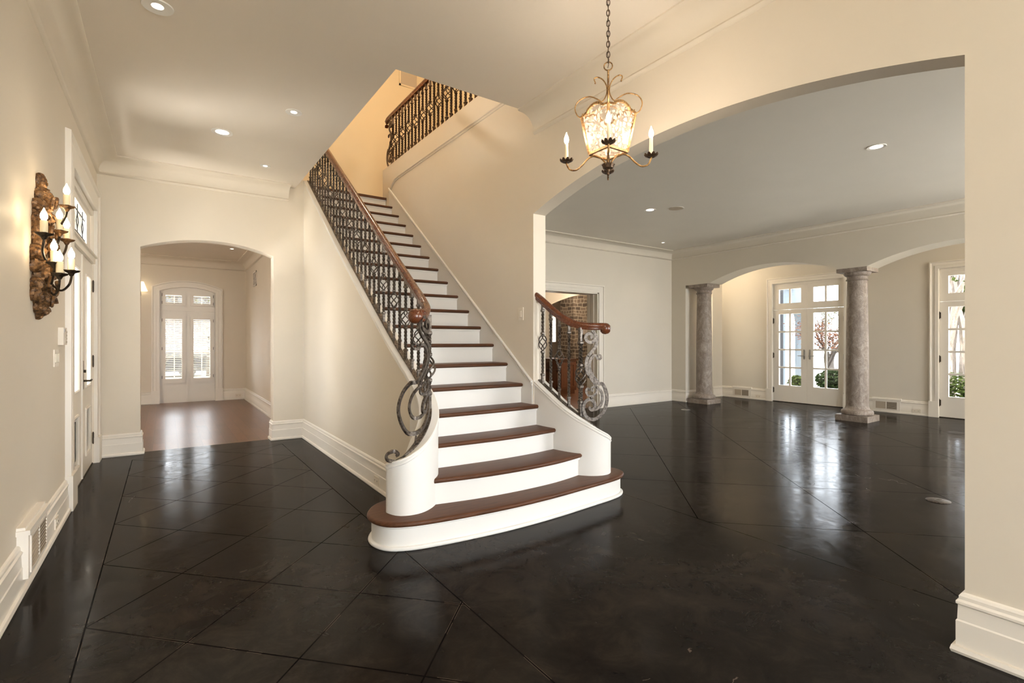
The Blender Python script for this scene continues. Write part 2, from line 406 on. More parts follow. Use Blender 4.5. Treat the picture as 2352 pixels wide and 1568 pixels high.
    def profile(s, path, prof, closed=False):
        """moulding: path of (x,y), prof of (d,z) with d measured to the RIGHT of travel"""
        m = len(path); n = len(prof); vs = []
        for i in range(m):
            if i == 0: d1 = d2 = (path[1][0] - path[0][0], path[1][1] - path[0][1])
            elif i == m - 1: d1 = d2 = (path[-1][0] - path[-2][0], path[-1][1] - path[-2][1])
            else:
                d1 = (path[i][0] - path[i - 1][0], path[i][1] - path[i - 1][1]); d2 = (path[i + 1][0] - path[i][0], path[i + 1][1] - path[i][1])
            l1 = math.hypot(*d1); l2 = math.hypot(*d2)
            n1 = (d1[1] / l1, -d1[0] / l1); n2 = (d2[1] / l2, -d2[0] / l2)
            mx, my = n1[0] + n2[0], n1[1] + n2[1]; l = math.hypot(mx, my) or 1; mx /= l; my /= l
            c = max(.3, mx * n1[0] + my * n1[1])
            for d, z in prof: vs.append((path[i][0] + mx * d / c, path[i][1] + my * d / c, z))
        fs = [(i * n + k, (i + 1) * n + k, (i + 1) * n + (k + 1) % n, i * n + (k + 1) % n) for i in range(m - 1) for k in range(n)]
        fs += [tuple(range(n)), tuple(range((m - 1) * n, m * n))[::-1]]
        return s.add(vs, fs)
    def mirror_copy(s, fn):
        o = MB(); o.v = [fn(p) for p in s.v]; o.f = list(s.f); return o
    def build(s, name, mat, parent=None, smooth=False, angle=40, fix=True, **props):
        me = bpy.data.meshes.new(name); me.from_pydata(s.v, [], s.f)
        if fix:
            bm = bmesh.new(); bm.from_mesh(me); bmesh.ops.recalc_face_normals(bm, faces=bm.faces); bm.to_mesh(me); bm.free()
        me.materials.append(mat)
        if smooth:
            for p in me.polygons: p.use_smooth = True
            try: me.set_sharp_from_angle(angle=R(angle))
            except Exception: pass
        o = bpy.data.objects.new(name, me); COL.objects.link(o)
        if parent is not None:
            o.parent = parent; o.matrix_parent_inverse = wmat(parent).inverted()
        for k, v in props.items(): o[k] = v
        return o




def wmat(o):
    m = Matrix.LocRotScale(o.location, o.rotation_euler, o.scale)
    if o.parent: return wmat(o.parent) @ o.matrix_parent_inverse @ m
    return m


def thing(name, label, cat, loc=(0, 0, 0), group=None):
    o = bpy.data.objects.new(name, None); COL.objects.link(o); o.location = loc
    o.empty_display_size = .1
    o['label'] = label; o['category'] = cat
    if group: o['group'] = group
    return o


def tag(o, label, cat, group=None, kind=None):
    o['label'] = label; o['category'] = cat
    if group: o['group'] = group
    if kind: o['kind'] = kind
    return o


def struct(o): o['kind'] = 'structure'; return o


def sempty(name, loc=(0, 0, 0)):
    o = bpy.data.objects.new(name, None); COL.objects.link(o); o.location = loc; o['kind'] = 'structure'; o.empty_display_size = .1; return o


def dup(root, loc, rz=0, label=None, group=None):
    r = root.copy(); COL.objects.link(r); r.location = loc; r.rotation_euler = (0, 0, rz)
    if label: r['label'] = label
    if group: r['group'] = group
    def rec(a, b):
        for ch in list(a.children):
            c = ch.copy(); COL.objects.link(c); c.parent = b; rec(ch, c)
    rec(root, r)
    return r


SQ = [(1, 1), (-1, 1), (-1, -1), (1, -1)]


def arc3(x0, z0, x1, z1, zc, n=24):
    """points of a segmental arch from (x0,z0) to (x1,z1) with crown height zc (parabolic blend of a circle)"""
    w = (x1 - x0) / 2; h = zc - (z0 + z1) / 2; Rr = (w * w + h * h) / (2 * h); out = []
    for i in range(n + 1):
        t = -1 + 2 * i / n; x = (x0 + x1) / 2 + t * w
        z = zc - Rr + sqrt(max(0, Rr * Rr - (t * w) ** 2)) + (z1 - z0) / 2 * t
        out.append((x, z))
    return out


# ---------------------------------------------------------------- dimensions
XL, XA, XA2 = -.63, 2.755, 2.895          # left wall, arch wall faces
YB, YB2 = 7.235, 7.435                    # hall back wall
ZC, ZF = 3.36, 3.27                       # ceilings
OX, OY = 1.435, 3.63                      # stairwell opening corner
XBM, XBM2 = 9.2, 9.64                     # beam
XD = 10.93                                # garden wall
YF, YF2 = 7.13, 7.40                      # far room end wall
BASE = [(0, 0), (.036, 0), (.040, .012), (.036, .028), (.024, .032), (.024, .132), (.020, .138), (.018, .198), (.024, .204), (.024, .214), (.016, .222), (.016, .236), (.010, .246), (0, .250)]
def crown(zc, p=.19, h=.155):
    pr = [(0, zc - h - .035), (.018, zc - h - .030), (.026, zc - h - .014), (.018, zc - h)]
    for i in range(9):
        a = pi / 2 * i / 8; pr.append((.018 + (p - .05) * (1 - cos(a)), zc - h + (h - .022) * sin(a)))
    pr += [(p - .012, zc - .020), (p, zc - .012), (p, zc), (0, zc)]
    return pr
CASE = [(0, 0), (.028, 0), (.028, .05), (.020, .058), (.020, .10), (.034, .108), (.034, .125), (0, .13)]

# ---------------------------------------------------------------- floors
fm = MB().prism([(XL - .3, -4.5), (XD + .1, -4.5), (XD + .1, YF2 + 1.2), (9.64, YF2 + 1.2), (9.64, YF + .12), (XA + .02, YF + .12), (XA + .02, YB + .1), (XL - .3, YB + .1)], 'z', -.1, 0)
struct(fm.build('floor', M['floor']))
struct(MB().prism([(-3.2, YB + .1), (XA, YB + .1), (XA, 13.2), (-3.2, 13.2)], 'z', -.1, .0).build('floor', M['plank']))
struct(MB().prism([(XA, YF + .12), (9.64, YF + .12), (9.64, YF2 + 1.2), (13.5, YF2 + 1.2), (13.5, 15.2), (XA, 15.2)], 'z', -.1, .0).build('floor', M['plank']))
# ---------------------------------------------------------------- hall walls
# front door: opening y 5.32..6.97, z..2.70
w = MB().prism([(-4.5, 0), (5.32, 0), (5.32, 2.70), (6.97, 2.70), (6.97, 0), (YB2, 0), (YB2, 3.9), (-4.5, 3.9)], 'x', XL - .2, XL)
struct(w.build('wall_left', M['wall']))
A = arc3(-.24, 2.40, 1.172, 2.42, 2.547)
w = MB().prism([(XL - .2, 0), (-.24, 0)] + A + [(1.172, 0), (1.55, 0), (1.55, 3.9), (XL - .2, 3.9)], 'y', YB, YB2)
struct(w.build('wall_back', M['wall']))
A = arc3(.655, 2.50, 3.652, 2.462, 2.712, 40)
w = MB().prism([(-4.5, 0), (.655, 0)] + A + [(3.652, 0), (7.50, 0), (7.50, 3.93), (-4.5, 3.93)], 'x', XA, XA2)
struct(w.build('wall_right', M['wall']))
# hall ceiling with stairwell opening
c = MB().prism([(XL - .2, -4.5), (XA, -4.5), (XA, OY), (OX, OY), (OX, YB2), (XL - .2, YB2)], 'z', ZC, 3.9)
struct(c.build('ceiling', M['ceil']))
# wall behind the viewer with a wide glazed opening
w = MB()
w.box((XL - .2, -4.5, 0), (-.4, -4.3, 3.4)).box((2.5, -4.5, 0), (XA2, -4.3, 3.4)).box((-.4, -4.5, 2.9), (2.5, -4.3, 3.4)).box((-.4, -4.5, 0), (2.5, -4.3, .5))
struct(w.build('wall_front', M['wall']))
# stairwell / upstairs shell
struct(MB().box((OX - .12, 8.35, 3.25), (4.1, 8.5, 6.7)).build('wall_stairwell', M['yellow']))
struct(MB().box((OX - .12, OY, 3.9), (OX, 8.35, 6.7)).build('wall_stairwell_left', M['yellow']))
struct(MB().box((OX - .12, 7.44, 3.25), (OX, 8.35, 3.9)).build('wall_stairwell_left', M['yellow']))
struct(MB().box((OX - .12, OY - .12, 3.9), (4.1, OY, 6.7)).build('wall_stairwell_near', M['yellow']))
struct(MB().box((4.0, OY, 3.3), (4.1, 8.35, 6.7)).build('wall_upstairs', M['yellow']))
struct(MB().box((OX - .12, OY - .12, 6.7), (4.1, 8.5, 6.8)).build('ceiling', M['yellow']))
struct(MB().box((XA2, OY, 3.72), (4.0, 7.50, 3.90)).build('floor', M['plank']))
# wainscot panel upstairs
mw = MB().box((3.96, 3.7, 3.9), (4.0, 6.0, 5.22)).box((3.94, 3.7, 5.22), (4.0, 6.0, 5.27)).box((3.95, 3.7, 5.02), (4.0, 6.0, 5.05))
struct(mw.build('trim_1', M['tan']))

# baseboards hall
b = MB()
b.profile([(XL, -4.3), (XL, 4.5 + .57)], BASE)
b.profile([(XL, 7.17), (XL, YB), (-.24, YB), (-.24, YB2)], BASE)
struct(b.build('baseboard_left', M['trim'], smooth=True, angle=30))
b = MB().profile([(1.172, YB2), (1.172, YB), (1.55, YB), (1.55, 3.45)], BASE)
struct(b.build('baseboard_back', M['trim'], smooth=True, angle=30))
b = MB().profile([(XA2, .655), (XA, .655), (XA, -4.3)][::1], [(d, z) for d, z in BASE])
b2 = MB().profile([(XA, -4.3), (XA, .655), (XA2, .655)], [(-d, z) for d, z in BASE])
struct(b2.build('baseboard_right', M['trim'], smooth=True, angle=30))
# crowns hall
cr = crown(ZC)
struct(MB().profile([(XL, -4.3), (XL, YB), (OX - .08, YB)], cr).build('trim_2', M['wall'], smooth=True, angle=50))
struct(MB().profile([(XA, OY), (XA, -4.3)], cr).build('trim_3', M['wall'], smooth=True, angle=50))
# wall skirting cap along the stair (on the arch wall) and horizontal band above
def pitch(y): return .9125 + .7254 * (y - 3.80)
sk = MB()
pl = []
for i in range(21):
    y = 3.66 + (7.22 - 3.66) * i / 20; pl.append((y, pitch(y) + .125 + .065 * i / 20))
low = [(y, pitch(y) - .45) for y, z in pl]
sk.prism([(y, z) for y, z in pl] + low[::-1], 'x', XA - .010, XA)
capv = [(XA - .016, y, z) for y, z in pl]
sk.tube([(XA - .012, y, z) for y, z in pl], .013, 8, up=(1, 0, 0))
sk.tube([(XA - .010, y, z - .035) for y, z in pl], .007, 6, up=(1, 0, 0))
struct(sk.build('trim_4', M['white'], smooth=True))
sk = MB()
for dz, rr in ((0, .011), (-.035, .006)):
    p = [(XA - .004, 7.24, 3.54 + dz), (XA - .004, 7.17, 3.56 + dz), (XA - .004, 7.10, 3.62 + dz), (XA - .004, 7.0, 3.665 + dz), (XA - .004, 6.85, 3.675 + dz), (XA - .004, OY, 3.675 + dz)]
    sk.tube(p, rr, 8, up=(1, 0, 0))
struct(sk.build('trim_5', M['wall'], smooth=True))

# ---------------------------------------------------------------- casing helpers
def casing(name, plane, at, lo, hi, top, sgn, width=.13, d=.034, mat=None, parent=None, arch=None):
    """moulded architrave round an opening in a wall plane 'x' or 'y'; sgn = direction it projects"""
    mb = MB()
    def P(u, z, h): return (at + sgn * h, u, z) if plane == 'x' else (u, at + sgn * h, z)
    k = width / .13
    sec = [(0, 0)] + [(w_ * k, h_ * d / .034) for h_, w_ in CASE[1:-1]] + [(width, 0)]
    path = [(lo, 0)] + (arch if arch else [(lo, top), (hi, top)]) + [(hi, 0)]
    m = len(path); rows = []
    for i in range(m):
        d1 = (path[i][0] - path[max(0, i - 1)][0], path[i][1] - path[max(0, i - 1)][1]); d2 = (path[min(m - 1, i + 1)][0] - path[i][0], path[min(m - 1, i + 1)][1] - path[i][1])
        if i == 0: d1 = d2
        if i == m - 1: d2 = d1
        l1 = math.hypot(*d1); l2 = math.hypot(*d2); n1 = (-d1[1] / l1, d1[0] / l1); n2 = (-d2[1] / l2, d2[0] / l2)
        mx, mz = n1[0] + n2[0], n1[1] + n2[1]; l = math.hypot(mx, mz); mx /= l; mz /= l; c = max(.3, mx * n1[0] + mz * n1[1])
        rows.append([P(path[i][0] + mx * w_ / c, path[i][1] + mz * w_ / c, h_) for w_, h_ in sec])
    n = len(sec); vs = [p for r_ in rows for p in r_]
    fs = [(i * n + k_, (i + 1) * n + k_, (i + 1) * n + (k_ + 1) % n, i * n + (k_ + 1) % n) for i in range(m - 1) for k_ in range(n)]
    fs += [tuple(range(n)), tuple(range((m - 1) * n, m * n))[::-1]]
    mb.add(vs, fs)
    # plinth blocks
    for u0, u1 in ((lo - width - .006, lo + .004), (hi - .004, hi + width + .006)):
        a = P(u0, 0, 0); b_ = P(u1, .27, d + .012); mb.box(a, b_)
    return mb.build(name, mat or M['trim'], parent, smooth=True, angle=25)


def cyl(mb, a, b, r, n=12): return mb.tube([a, b], r, n)


def hinge(parent, p, ax, mat):
    mb = MB(); x, y, z = p
    mb.tube([(x, y, z - .055), (x, y, z + .055)], .009, 8)
    mb.tube([(x, y, z + .055), (x, y, z + .065)], .006, 8).tube([(x, y, z - .065), (x, y, z - .055)], .006, 8)
    if ax == 'x': mb.box((x - .004, y - .02, z - .05), (x + .003, y + .02, z + .05))
    else: mb.box((x - .02, y - .004, z - .05), (x + .02, y + .003, z + .05))
    return mb.build('hinge', mat, parent)


# ---------------------------------------------------------------- front door (door_1)
D1 = sempty('door_1', (XL, 6.14, 0))
casing('door_frame', 'x', XL, 5.32, 6.97, 2.70, 1, .235, .036, parent=D1)
XD1 = XL - .015                    # leaf face
fr = MB().box((XL - .14, 5.32, 2.125), (XL + .012, 6.97, 2.20)).box((XL - .14, 5.32, 2.185), (XL + .03, 6.97, 2.20)).box((XL - .14, 5.32, 2.64), (XL - .01, 6.97, 2.70))
fr.build('transom_bar', M['trim'], D1)
def paneled_leaf(u0, u1, nm):
    """door leaf lying in an x plane with glazed upper light and raised lower panel"""
    gu0, gu1 = (u0 + u1) / 2 - .155, (u0 + u1) / 2 + .155; gz0, gz1 = .86, 1.95
    pz0, pz1 = .19, .64; x1 = XD1; x0 = XD1 - .05
    mb = MB()
    mb.box((x0, u0 + .003, .01), (x1, gu0, 2.12)).box((x0, gu1, .01), (x1, u1 - .003, 2.12))
    mb.box((x0, gu0, gz1), (x1, gu1, 2.12)).box((x0, gu0, pz1), (x1, gu1, gz0)).box((x0, gu0, .01), (x1, gu1, pz0)).box((x0, gu0, pz0), (x1 - .022, gu1, pz1))
    leaf = mb.build(nm, M['trim'], D1)
    for (a, b_) in ((gz0, gz1), (pz0, pz1)):       # bolection mouldings
        p = [(x1 + .002, gu0, a), (x1 + .002, gu1, a), (x1 + .002, gu1, b_), (x1 + .002, gu0, b_)]
        mm = MB()
        for q in range(4):
            mm.tube([p[q], p[(q + 1) % 4]], .014, 6)
        mm.box((x1 - .03, gu0 + .05, pz0 + .05), (x1 - .008, gu1 - .05, pz1 - .05))
        mm.build('moulding', M['trim'], leaf, smooth=True)
    MB().box((x0 + .02, gu0, gz0), (x0 + .026, gu1, gz1)).build('glass_pane', M['glass'], leaf)
    cm = MB()
    for q in (.2, .5, .8):
        z = gz0 + (gz1 - gz0) * q
        cm.tube([(x0 + .028, gu0, z), (x0 + .028, gu1, z)], .004, 5)
    for f_ in (.14, .86):
        uu = gu0 + (gu1 - gu0) * f_; cm.tube([(x0 + .028, uu, gz0), (x0 + .028, uu, gz1)], .004, 5)
    cm.tube([(x0 + .028, gu0, gz0 + .10), (x0 + .028, gu1, gz0 + .10)], .004, 5)
    cm.build('lead_came', M['black'], leaf)
    return leaf
la = paneled_leaf(5.325, 6.14, 'door_leaf'); lb = paneled_leaf(6.14, 6.965, 'door_leaf')
MB().box((XD1, 6.115, .02), (XD1 + .012, 6.145, 2.11)).build('astragal', M['trim'], lb)
# transom light with leaded pattern
tm = MB(); x0, x1 = XL - .07, XL - .03
tm.box((x0, 5.33, 2.20), (x1, 5.62, 2.64)).box((x0, 6.67, 2.20), (x1, 6.96, 2.64)).box((x0, 5.62, 2.20), (x1, 6.67, 2.26)).box((x0, 5.62, 2.58), (x1, 6.67, 2.64))
ts = tm.build('transom_sash', M['trim'], D1)
MB().box((x0 + .015, 5.62, 2.26), (x0 + .02, 6.67, 2.58)).build('glass_pane', M['glass'], ts)
cm = MB()
for u in (5.80, 6.15, 6.50): cm.tube([(x0 + .024, u, 2.26), (x0 + .024, u, 2.36)], .004, 5).tube([(x0 + .024, u, 2.48), (x0 + .024, u, 2.58)], .004, 5)
for u in (5.80, 6.15, 6.50):
    q = [(u, 2.36), (u + .07, 2.42), (u, 2.48), (u - .07, 2.42)]
    for i in range(4): cm.tube([(x0 + .024,) + q[i], (x0 + .024,) + q[(i + 1) % 4]], .004, 5)
cm.tube([(x0 + .024, 5.62, 2.32), (x0 + .024, 6.67, 2.32)], .004, 5).tube([(x0 + .024, 5.62, 2.52), (x0 + .024, 6.67, 2.52)], .004, 5)
cm.build('lead_came', M['black'], ts)
for z in (.27, 1.09, 1.89): hinge(D1, (XD1 + .008, 6.972, z), 'x', M['bronze'])
hd = MB()
hd.slab([(6.175 + .022 * cos(a) * (1), .985 + (.115 if sin(a) > 0 else -.115) + .022 * sin(a)) for a in [2 * pi * i / 16 for i in range(16)]], 0, .012, .004)
hd.v = [(XD1 + z, x, y) for x, y, z in hd.v]
hdo = hd.build('door_handle', M['bronze'], lb, smooth=True)
lv = MB().tube([(XD1 + .01, 6.175, .93), (XD1 + .055, 6.175, .93), (XD1 + .062, 6.19, .93), (XD1 + .060, 6.24, .935), (XD1 + .058, 6.29, .932)], [.010, .009, .009, .008, .010], 8)
lv.tube([(XD1 + .01, 6.175, 1.02), (XD1 + .03, 6.175, 1.02)], .014, 10)
lv.build('lever', M['bronze'], hdo, smooth=True)
MB().box((XL - .18, 5.32, -.002), (XL - .01, 6.97, .008)).build('threshold', M['groove'], D1)

# ---------------------------------------------------------------- staircase
ST = thing('staircase', 'broad flight of oak treads and white risers with rounded bottom step', 'staircase', (2.15, 3.2, 0))
RISE = .1825
# lowest step outline
def curve_pts(pts, n=6):
    out = []
    P = [pts[0]] + pts + [pts[-1]]
    for i in range(1, len(P) - 2):
        for k in range(n):
            t = k / n
            out.append(tuple(.5 * ((2 * P[i][j]) + (-P[i - 1][j] + P[i + 1][j]) * t + (2 * P[i - 1][j] - 5 * P[i][j] + 4 * P[i + 1][j] - P[i + 2][j]) * t * t + (-P[i - 1][j] + 3 * P[i][j] - 3 * P[i + 1][j] + P[i + 2][j]) * t ** 3) for j in range(len(pts[0]))))
    out.append(tuple(pts[-1])); return out
s1 = curve_pts([(1.56, 3.46), (1.38, 3.455), (1.20, 3.40), (1.09, 3.26), (1.068, 3.12), (1.12, 2.99), (1.25, 2.915), (1.45, 2.875), (1.75, 2.845), (2.05, 2.835), (2.40, 2.850), (2.75, 2.885), (3.02, 2.915), (3.17, 2.955), (3.265, 3.04), (3.275, 3.16), (3.20, 3.28), (3.08, 3.34), (2.90, 3.36)], 5)
s1full = s1 + [(2.90, 3.46)]
def inset(poly, d):
    n = len(poly); out = []
    A_ = sum(poly[i][0] * poly[(i + 1) % n][1] - poly[(i + 1) % n][0] * poly[i][1] for i in range(n)); sg = 1 if A_ > 0 else -1
    for i in range(n):
        p, q = poly[i - 1], poly[(i + 1) % n]; t = (q[0] - p[0], q[1] - p[1]); l = math.hypot(*t) or 1
        out.append((poly[i][0] - sg * t[1] / l * d, poly[i][1] + sg * t[0] / l * d))
    return out
MB().slab(s1full, RISE - .034, RISE, .017).build('tread', M['tread'], ST, smooth=True, angle=60)
r1 = inset(s1full, .030)
mbr = MB().prism(r1, 'z', .0, RISE - .034)
rz1 = mbr.build('riser', M['white'], ST, smooth=True, angle=50)
MB().slab(inset(s1full, .008), 0, .026, .010).build('shoe_moulding', M['white'], rz1, smooth=True, angle=60)
MB().slab(inset(s1full, .020), RISE - .046, RISE - .034, .005).build('cove_moulding', M['white'], rz1, smooth=True, angle=60)
noses = {2: [(1.47, 3.115), (1.816, 3.055), (2.17, 3.035), (2.55, 3.055), (2.885, 3.125)],
         3: [(1.56, 3.345), (1.95, 3.320), (2.2, 3.312), (2.5, 3.326), (2.83, 3.372)],
         4: [(1.62, 3.575), (2.0, 3.560), (2.2, 3.558), (2.5, 3.566), (2.80, 3.592)]}
NST = 19
lx, rx = 1.655, XA - .008
for k in range(2, NST + 1):
    z = RISE * k
    if k in noses: nz = curve_pts(noses[k], 4)
    else:
        yy = 3.801 + .2516 * (k - 5); nz = [(lx - .02, yy), (rx, yy)]
    yb = nz[-1][1] + .2516 + .06 if k < NST else 8.33
    x0_, x1_ = nz[0][0], nz[-1][0]
    if k in (2, 3): poly = nz + [(x1_ - .02, yb), (x0_ + (.08 if k == 2 else .05), yb)]
    elif k == NST: poly = nz + [(2.75, nz[0][1] + .05), (2.75, 7.52), (3.9, 7.52), (3.9, yb), (OX + .02, yb), (OX + .02, 7.46), (x0_, 7.46)]
    else: poly = nz + [(x1_, yb), (x0_, yb)]
    if k == NST:
        MB().prism(poly, 'z', z - .034, z).build('landing', M['tread'], ST)
    else:
        MB().slab(poly, z - .034, z, .017).build('tread', M['tread'], ST, smooth=True, angle=60)
    rr_ = [(x, y + .030) for x, y in nz]
    rr_[0] = (rr_[0][0] + .002, rr_[0][1]); 
    MB().prism(rr_ + [(p[0], p[1] + .02) for p in rr_[::-1]], 'z', z - RISE - .002, z - .034).build('riser', M['white'], ST, smooth=True, angle=50)
    rm = [(x, y + .018) for x, y in nz]
    MB().prism(rm + [(p[0], p[1] + .02) for p in rm[::-1]], 'z', z - .050, z - .034).build('cove_moulding', M['white'], ST)

# curbs: (x, y, ztop)
def resample(path, step):
    out = [path[0]]; acc = 0
    for a, b_ in zip(path, path[1:]):
        l = math.hypot(b_[0] - a[0], b_[1] - a[1]); 
        if l == 0: continue
        t = step - acc
        while t <= l:
            q = t / l; out.append(tuple(a[j] + (b_[j] - a[j]) * q for j in range(len(a)))); t += step
        acc = (acc + l) % step if True else 0
    out.append(path[-1]); return out
def curb(path, hw, zbot=0.0, capw=.006):
    """wall ribbon with round free end and a moulded cap"""
    P = path; m = len(P); ends = []
    def nrm(i):
        a = P[max(0, i - 1)]; b_ = P[min(m - 1, i + 1)]; t = (b_[0] - a[0], b_[1] - a[1]); l = math.hypot(*t) or 1; return (t[1] / l, -t[0] / l), (t[0] / l, t[1] / l)
    rows = []
    for i in range(m):
        n_, t_ = nrm(i); rows.append((P[i][0], P[i][1], P[i][2], n_, hw))
    n_, t_ = nrm(m - 1)
    for j in range(1, 7):
        a = pi / 2 * j / 6; rows.append((P[-1][0] + t_[0] * hw * sin(a), P[-1][1] + t_[1] * hw * sin(a), P[-1][2] - .002 * j, n_, max(.001, hw * cos(a))))
    body = MB(); cap = MB()
    def ribbon(mb, f):
        vs = []; n = None
        for (x, y, z, q, w) in rows:
            sec = f(z, w); n = len(sec)
            for (d, zz) in sec: vs.append((x + q[0] * d, y + q[1] * d, zz))
        k = len(rows); fs = [(i * n + j, (i + 1) * n + j, (i + 1) * n + (j + 1) % n, i * n + (j + 1) % n) for i in range(k - 1) for j in range(n)]
        fs += [tuple(range(n)), tuple(range((k - 1) * n, k * n))[::-1]]
        mb.add(vs, fs)
    ribbon(body, lambda z, w: [(-w, zbot), (w, zbot), (w, z - .012), (-w, z - .012)])
    def capsec(z, w):
        e = capw * min(1, w / hw); w2 = w + e
        return [(-w, z - .040), (-w2 * .998, z - .034), (-w2, z - .024), (-w - e * .3, z - .018), (-w2, z - .012), (-w2, z - .004), (-w2 + .004 * min(1, w / hw), z),
                (w2 - .004 * min(1, w / hw), z), (w2, z - .004), (w2, z - .012), (w + e * .3, z - .018), (w2, z - .024), (w2 * .998, z - .034), (w, z - .040)]
    ribbon(cap, capsec)
    return body, cap
# left curb
def zcurb(y):   # straight part
    pts = [(3.45, .900), (3.60, .985), (3.74, 1.07), (4.0, 1.225), (4.3, 1.42), (4.85, 1.797), (5.48, 2.228), (6.3, 2.82), (7.235, 3.49)]
    for (a, za), (b_, zb) in zip(pts, pts[1:]):
        if y <= b_: return za + (zb - za) * (y - a) / (b_ - a)
    return pts[-1][1]
CX = 1.615
LP = [(CX, y, zcurb(y)) for y in [7.43, 7.235, 6.9, 6.5, 6.1, 5.7, 5.3, 4.9, 4.6, 4.35, 4.1, 3.9, 3.75]]
LH = curve_pts([(CX, 3.75, 1.076), (1.612, 3.60, .985), (1.590, 3.42, .885), (1.535, 3.26, .790), (1.455, 3.155, .700), (1.360, 3.095, .615), (1.280, 3.105, .545), (1.253, 3.165, .505)], 5)
body, cap = curb(LP[:-1] + LH, .065)
cl = body.build('curb_wall', M['white'], ST, smooth=True, angle=40)
sw = MB().prism([(7.22, 0), (3.62, 0)] + [(y, zcurb(y) - .042) for y in (3.62, 3.9, 4.3, 4.9, 5.5, 6.3, 7.22)], 'x', CX - .0665, CX - .060)
sw.build('side_wall', M['wall'], ST)
cap.build('curb_cap', M['white'], cl, smooth=True, angle=35)
RH = curve_pts([(2.826, 3.665, .950), (2.830, 3.50, .860), (2.848, 3.34, .765), (2.885, 3.20, .680), (2.950, 3.115, .610), (3.030, 3.080, .540), (3.095, 3.105, .480), (3.115, 3.160, .455)], 5)
body, cap = curb(RH, .062)
cr_ = body.build('curb_wall', M['white'], ST, smooth=True, angle=40)
cap.build('curb_cap', M['white'], cr_, smooth=True, angle=35)

# ---------------------------------------------------------------- balustrade pieces
def twisted(mb, z0, z1, r=.0075, turns=None, x=0, y=0, step=.009):
    n = max(4, int((z1 - z0) / step)); turns = turns if turns is not None else (z1 - z0) / .13
    mb.tube([(x, y, z0 + (z1 - z0) * i / n) for i in range(n + 1)], r, sect=SQ, twist=[2 * pi * turns * i / n for i in range(n + 1)], up=(1, 0, 0))
def collar(mb, z, r=.014, h=.022, x=0, y=0): mb.tube([(x, y, z - h / 2), (x, y, z - h / 4), (x, y, z + h / 4), (x, y, z + h / 2)], [r * .8, r, r, r * .8], sect=SQ, up=(1, 0, 0))
def basket(mb, zc, h=.115, R0=.030, wire=.0045, x=0, y=0, n=4):
    for q in range(n):
        pts = []
        for i in range(15):
            t = i / 14; a = 2 * pi * q / n + pi * 1.0 * t; rr = .004 + R0 * sin(pi * t) ** .8
            pts.append((x + rr * cos(a), y + rr * sin(a), zc - h / 2 + h * t))
        mb.tube(pts, wire, 5)
def baluster_mesh(kind, H=.75, b=1.0):
    mb = MB(); r = .0094 * b
    mb.tube([(0, 0, 0), (0, 0, .075)], r * 1.05, sect=SQ, up=(1, 0, 0)); mb.tube([(0, 0, H - .075), (0, 0, H)], r * 1.05, sect=SQ, up=(1, 0, 0))
    collar(mb, .085, r * 1.55); collar(mb, H - .085, r * 1.55)
    if kind == 'basket':
        zc = H * .50; hb = .145 * b
        twisted(mb, .085, zc - hb / 2 - .02, r); twisted(mb, zc + hb / 2 + .02, H - .085, r)
        collar(mb, zc - hb / 2 - .012, r * 1.5); collar(mb, zc + hb / 2 + .012, r * 1.5)
        basket(mb, zc, hb, .036 * b, .0052 * b)
    else: twisted(mb, .085, H - .085, r)
    me = bpy.data.meshes.new('baluster'); me.from_pydata(mb.v, [], mb.f); me.materials.append(M['iron']); return me
ME_T = baluster_mesh('twist'); ME_B = baluster_mesh('basket')
ME_TW = baluster_mesh('twist'); ME_BW = baluster_mesh('basket')
for m_ in (ME_TW, ME_BW): m_.materials[0] = M['iron_warm']
def put(me, name, loc, H, parent, rz=0, f=1):
    o = bpy.data.objects.new(name, me); COL.objects.link(o); o.parent = parent
    pl_ = wmat(parent).inverted() @ Vector(loc); o.location = pl_; o.scale = (f, f, H / .75); o.rotation_euler = (0, 0, rz); return o

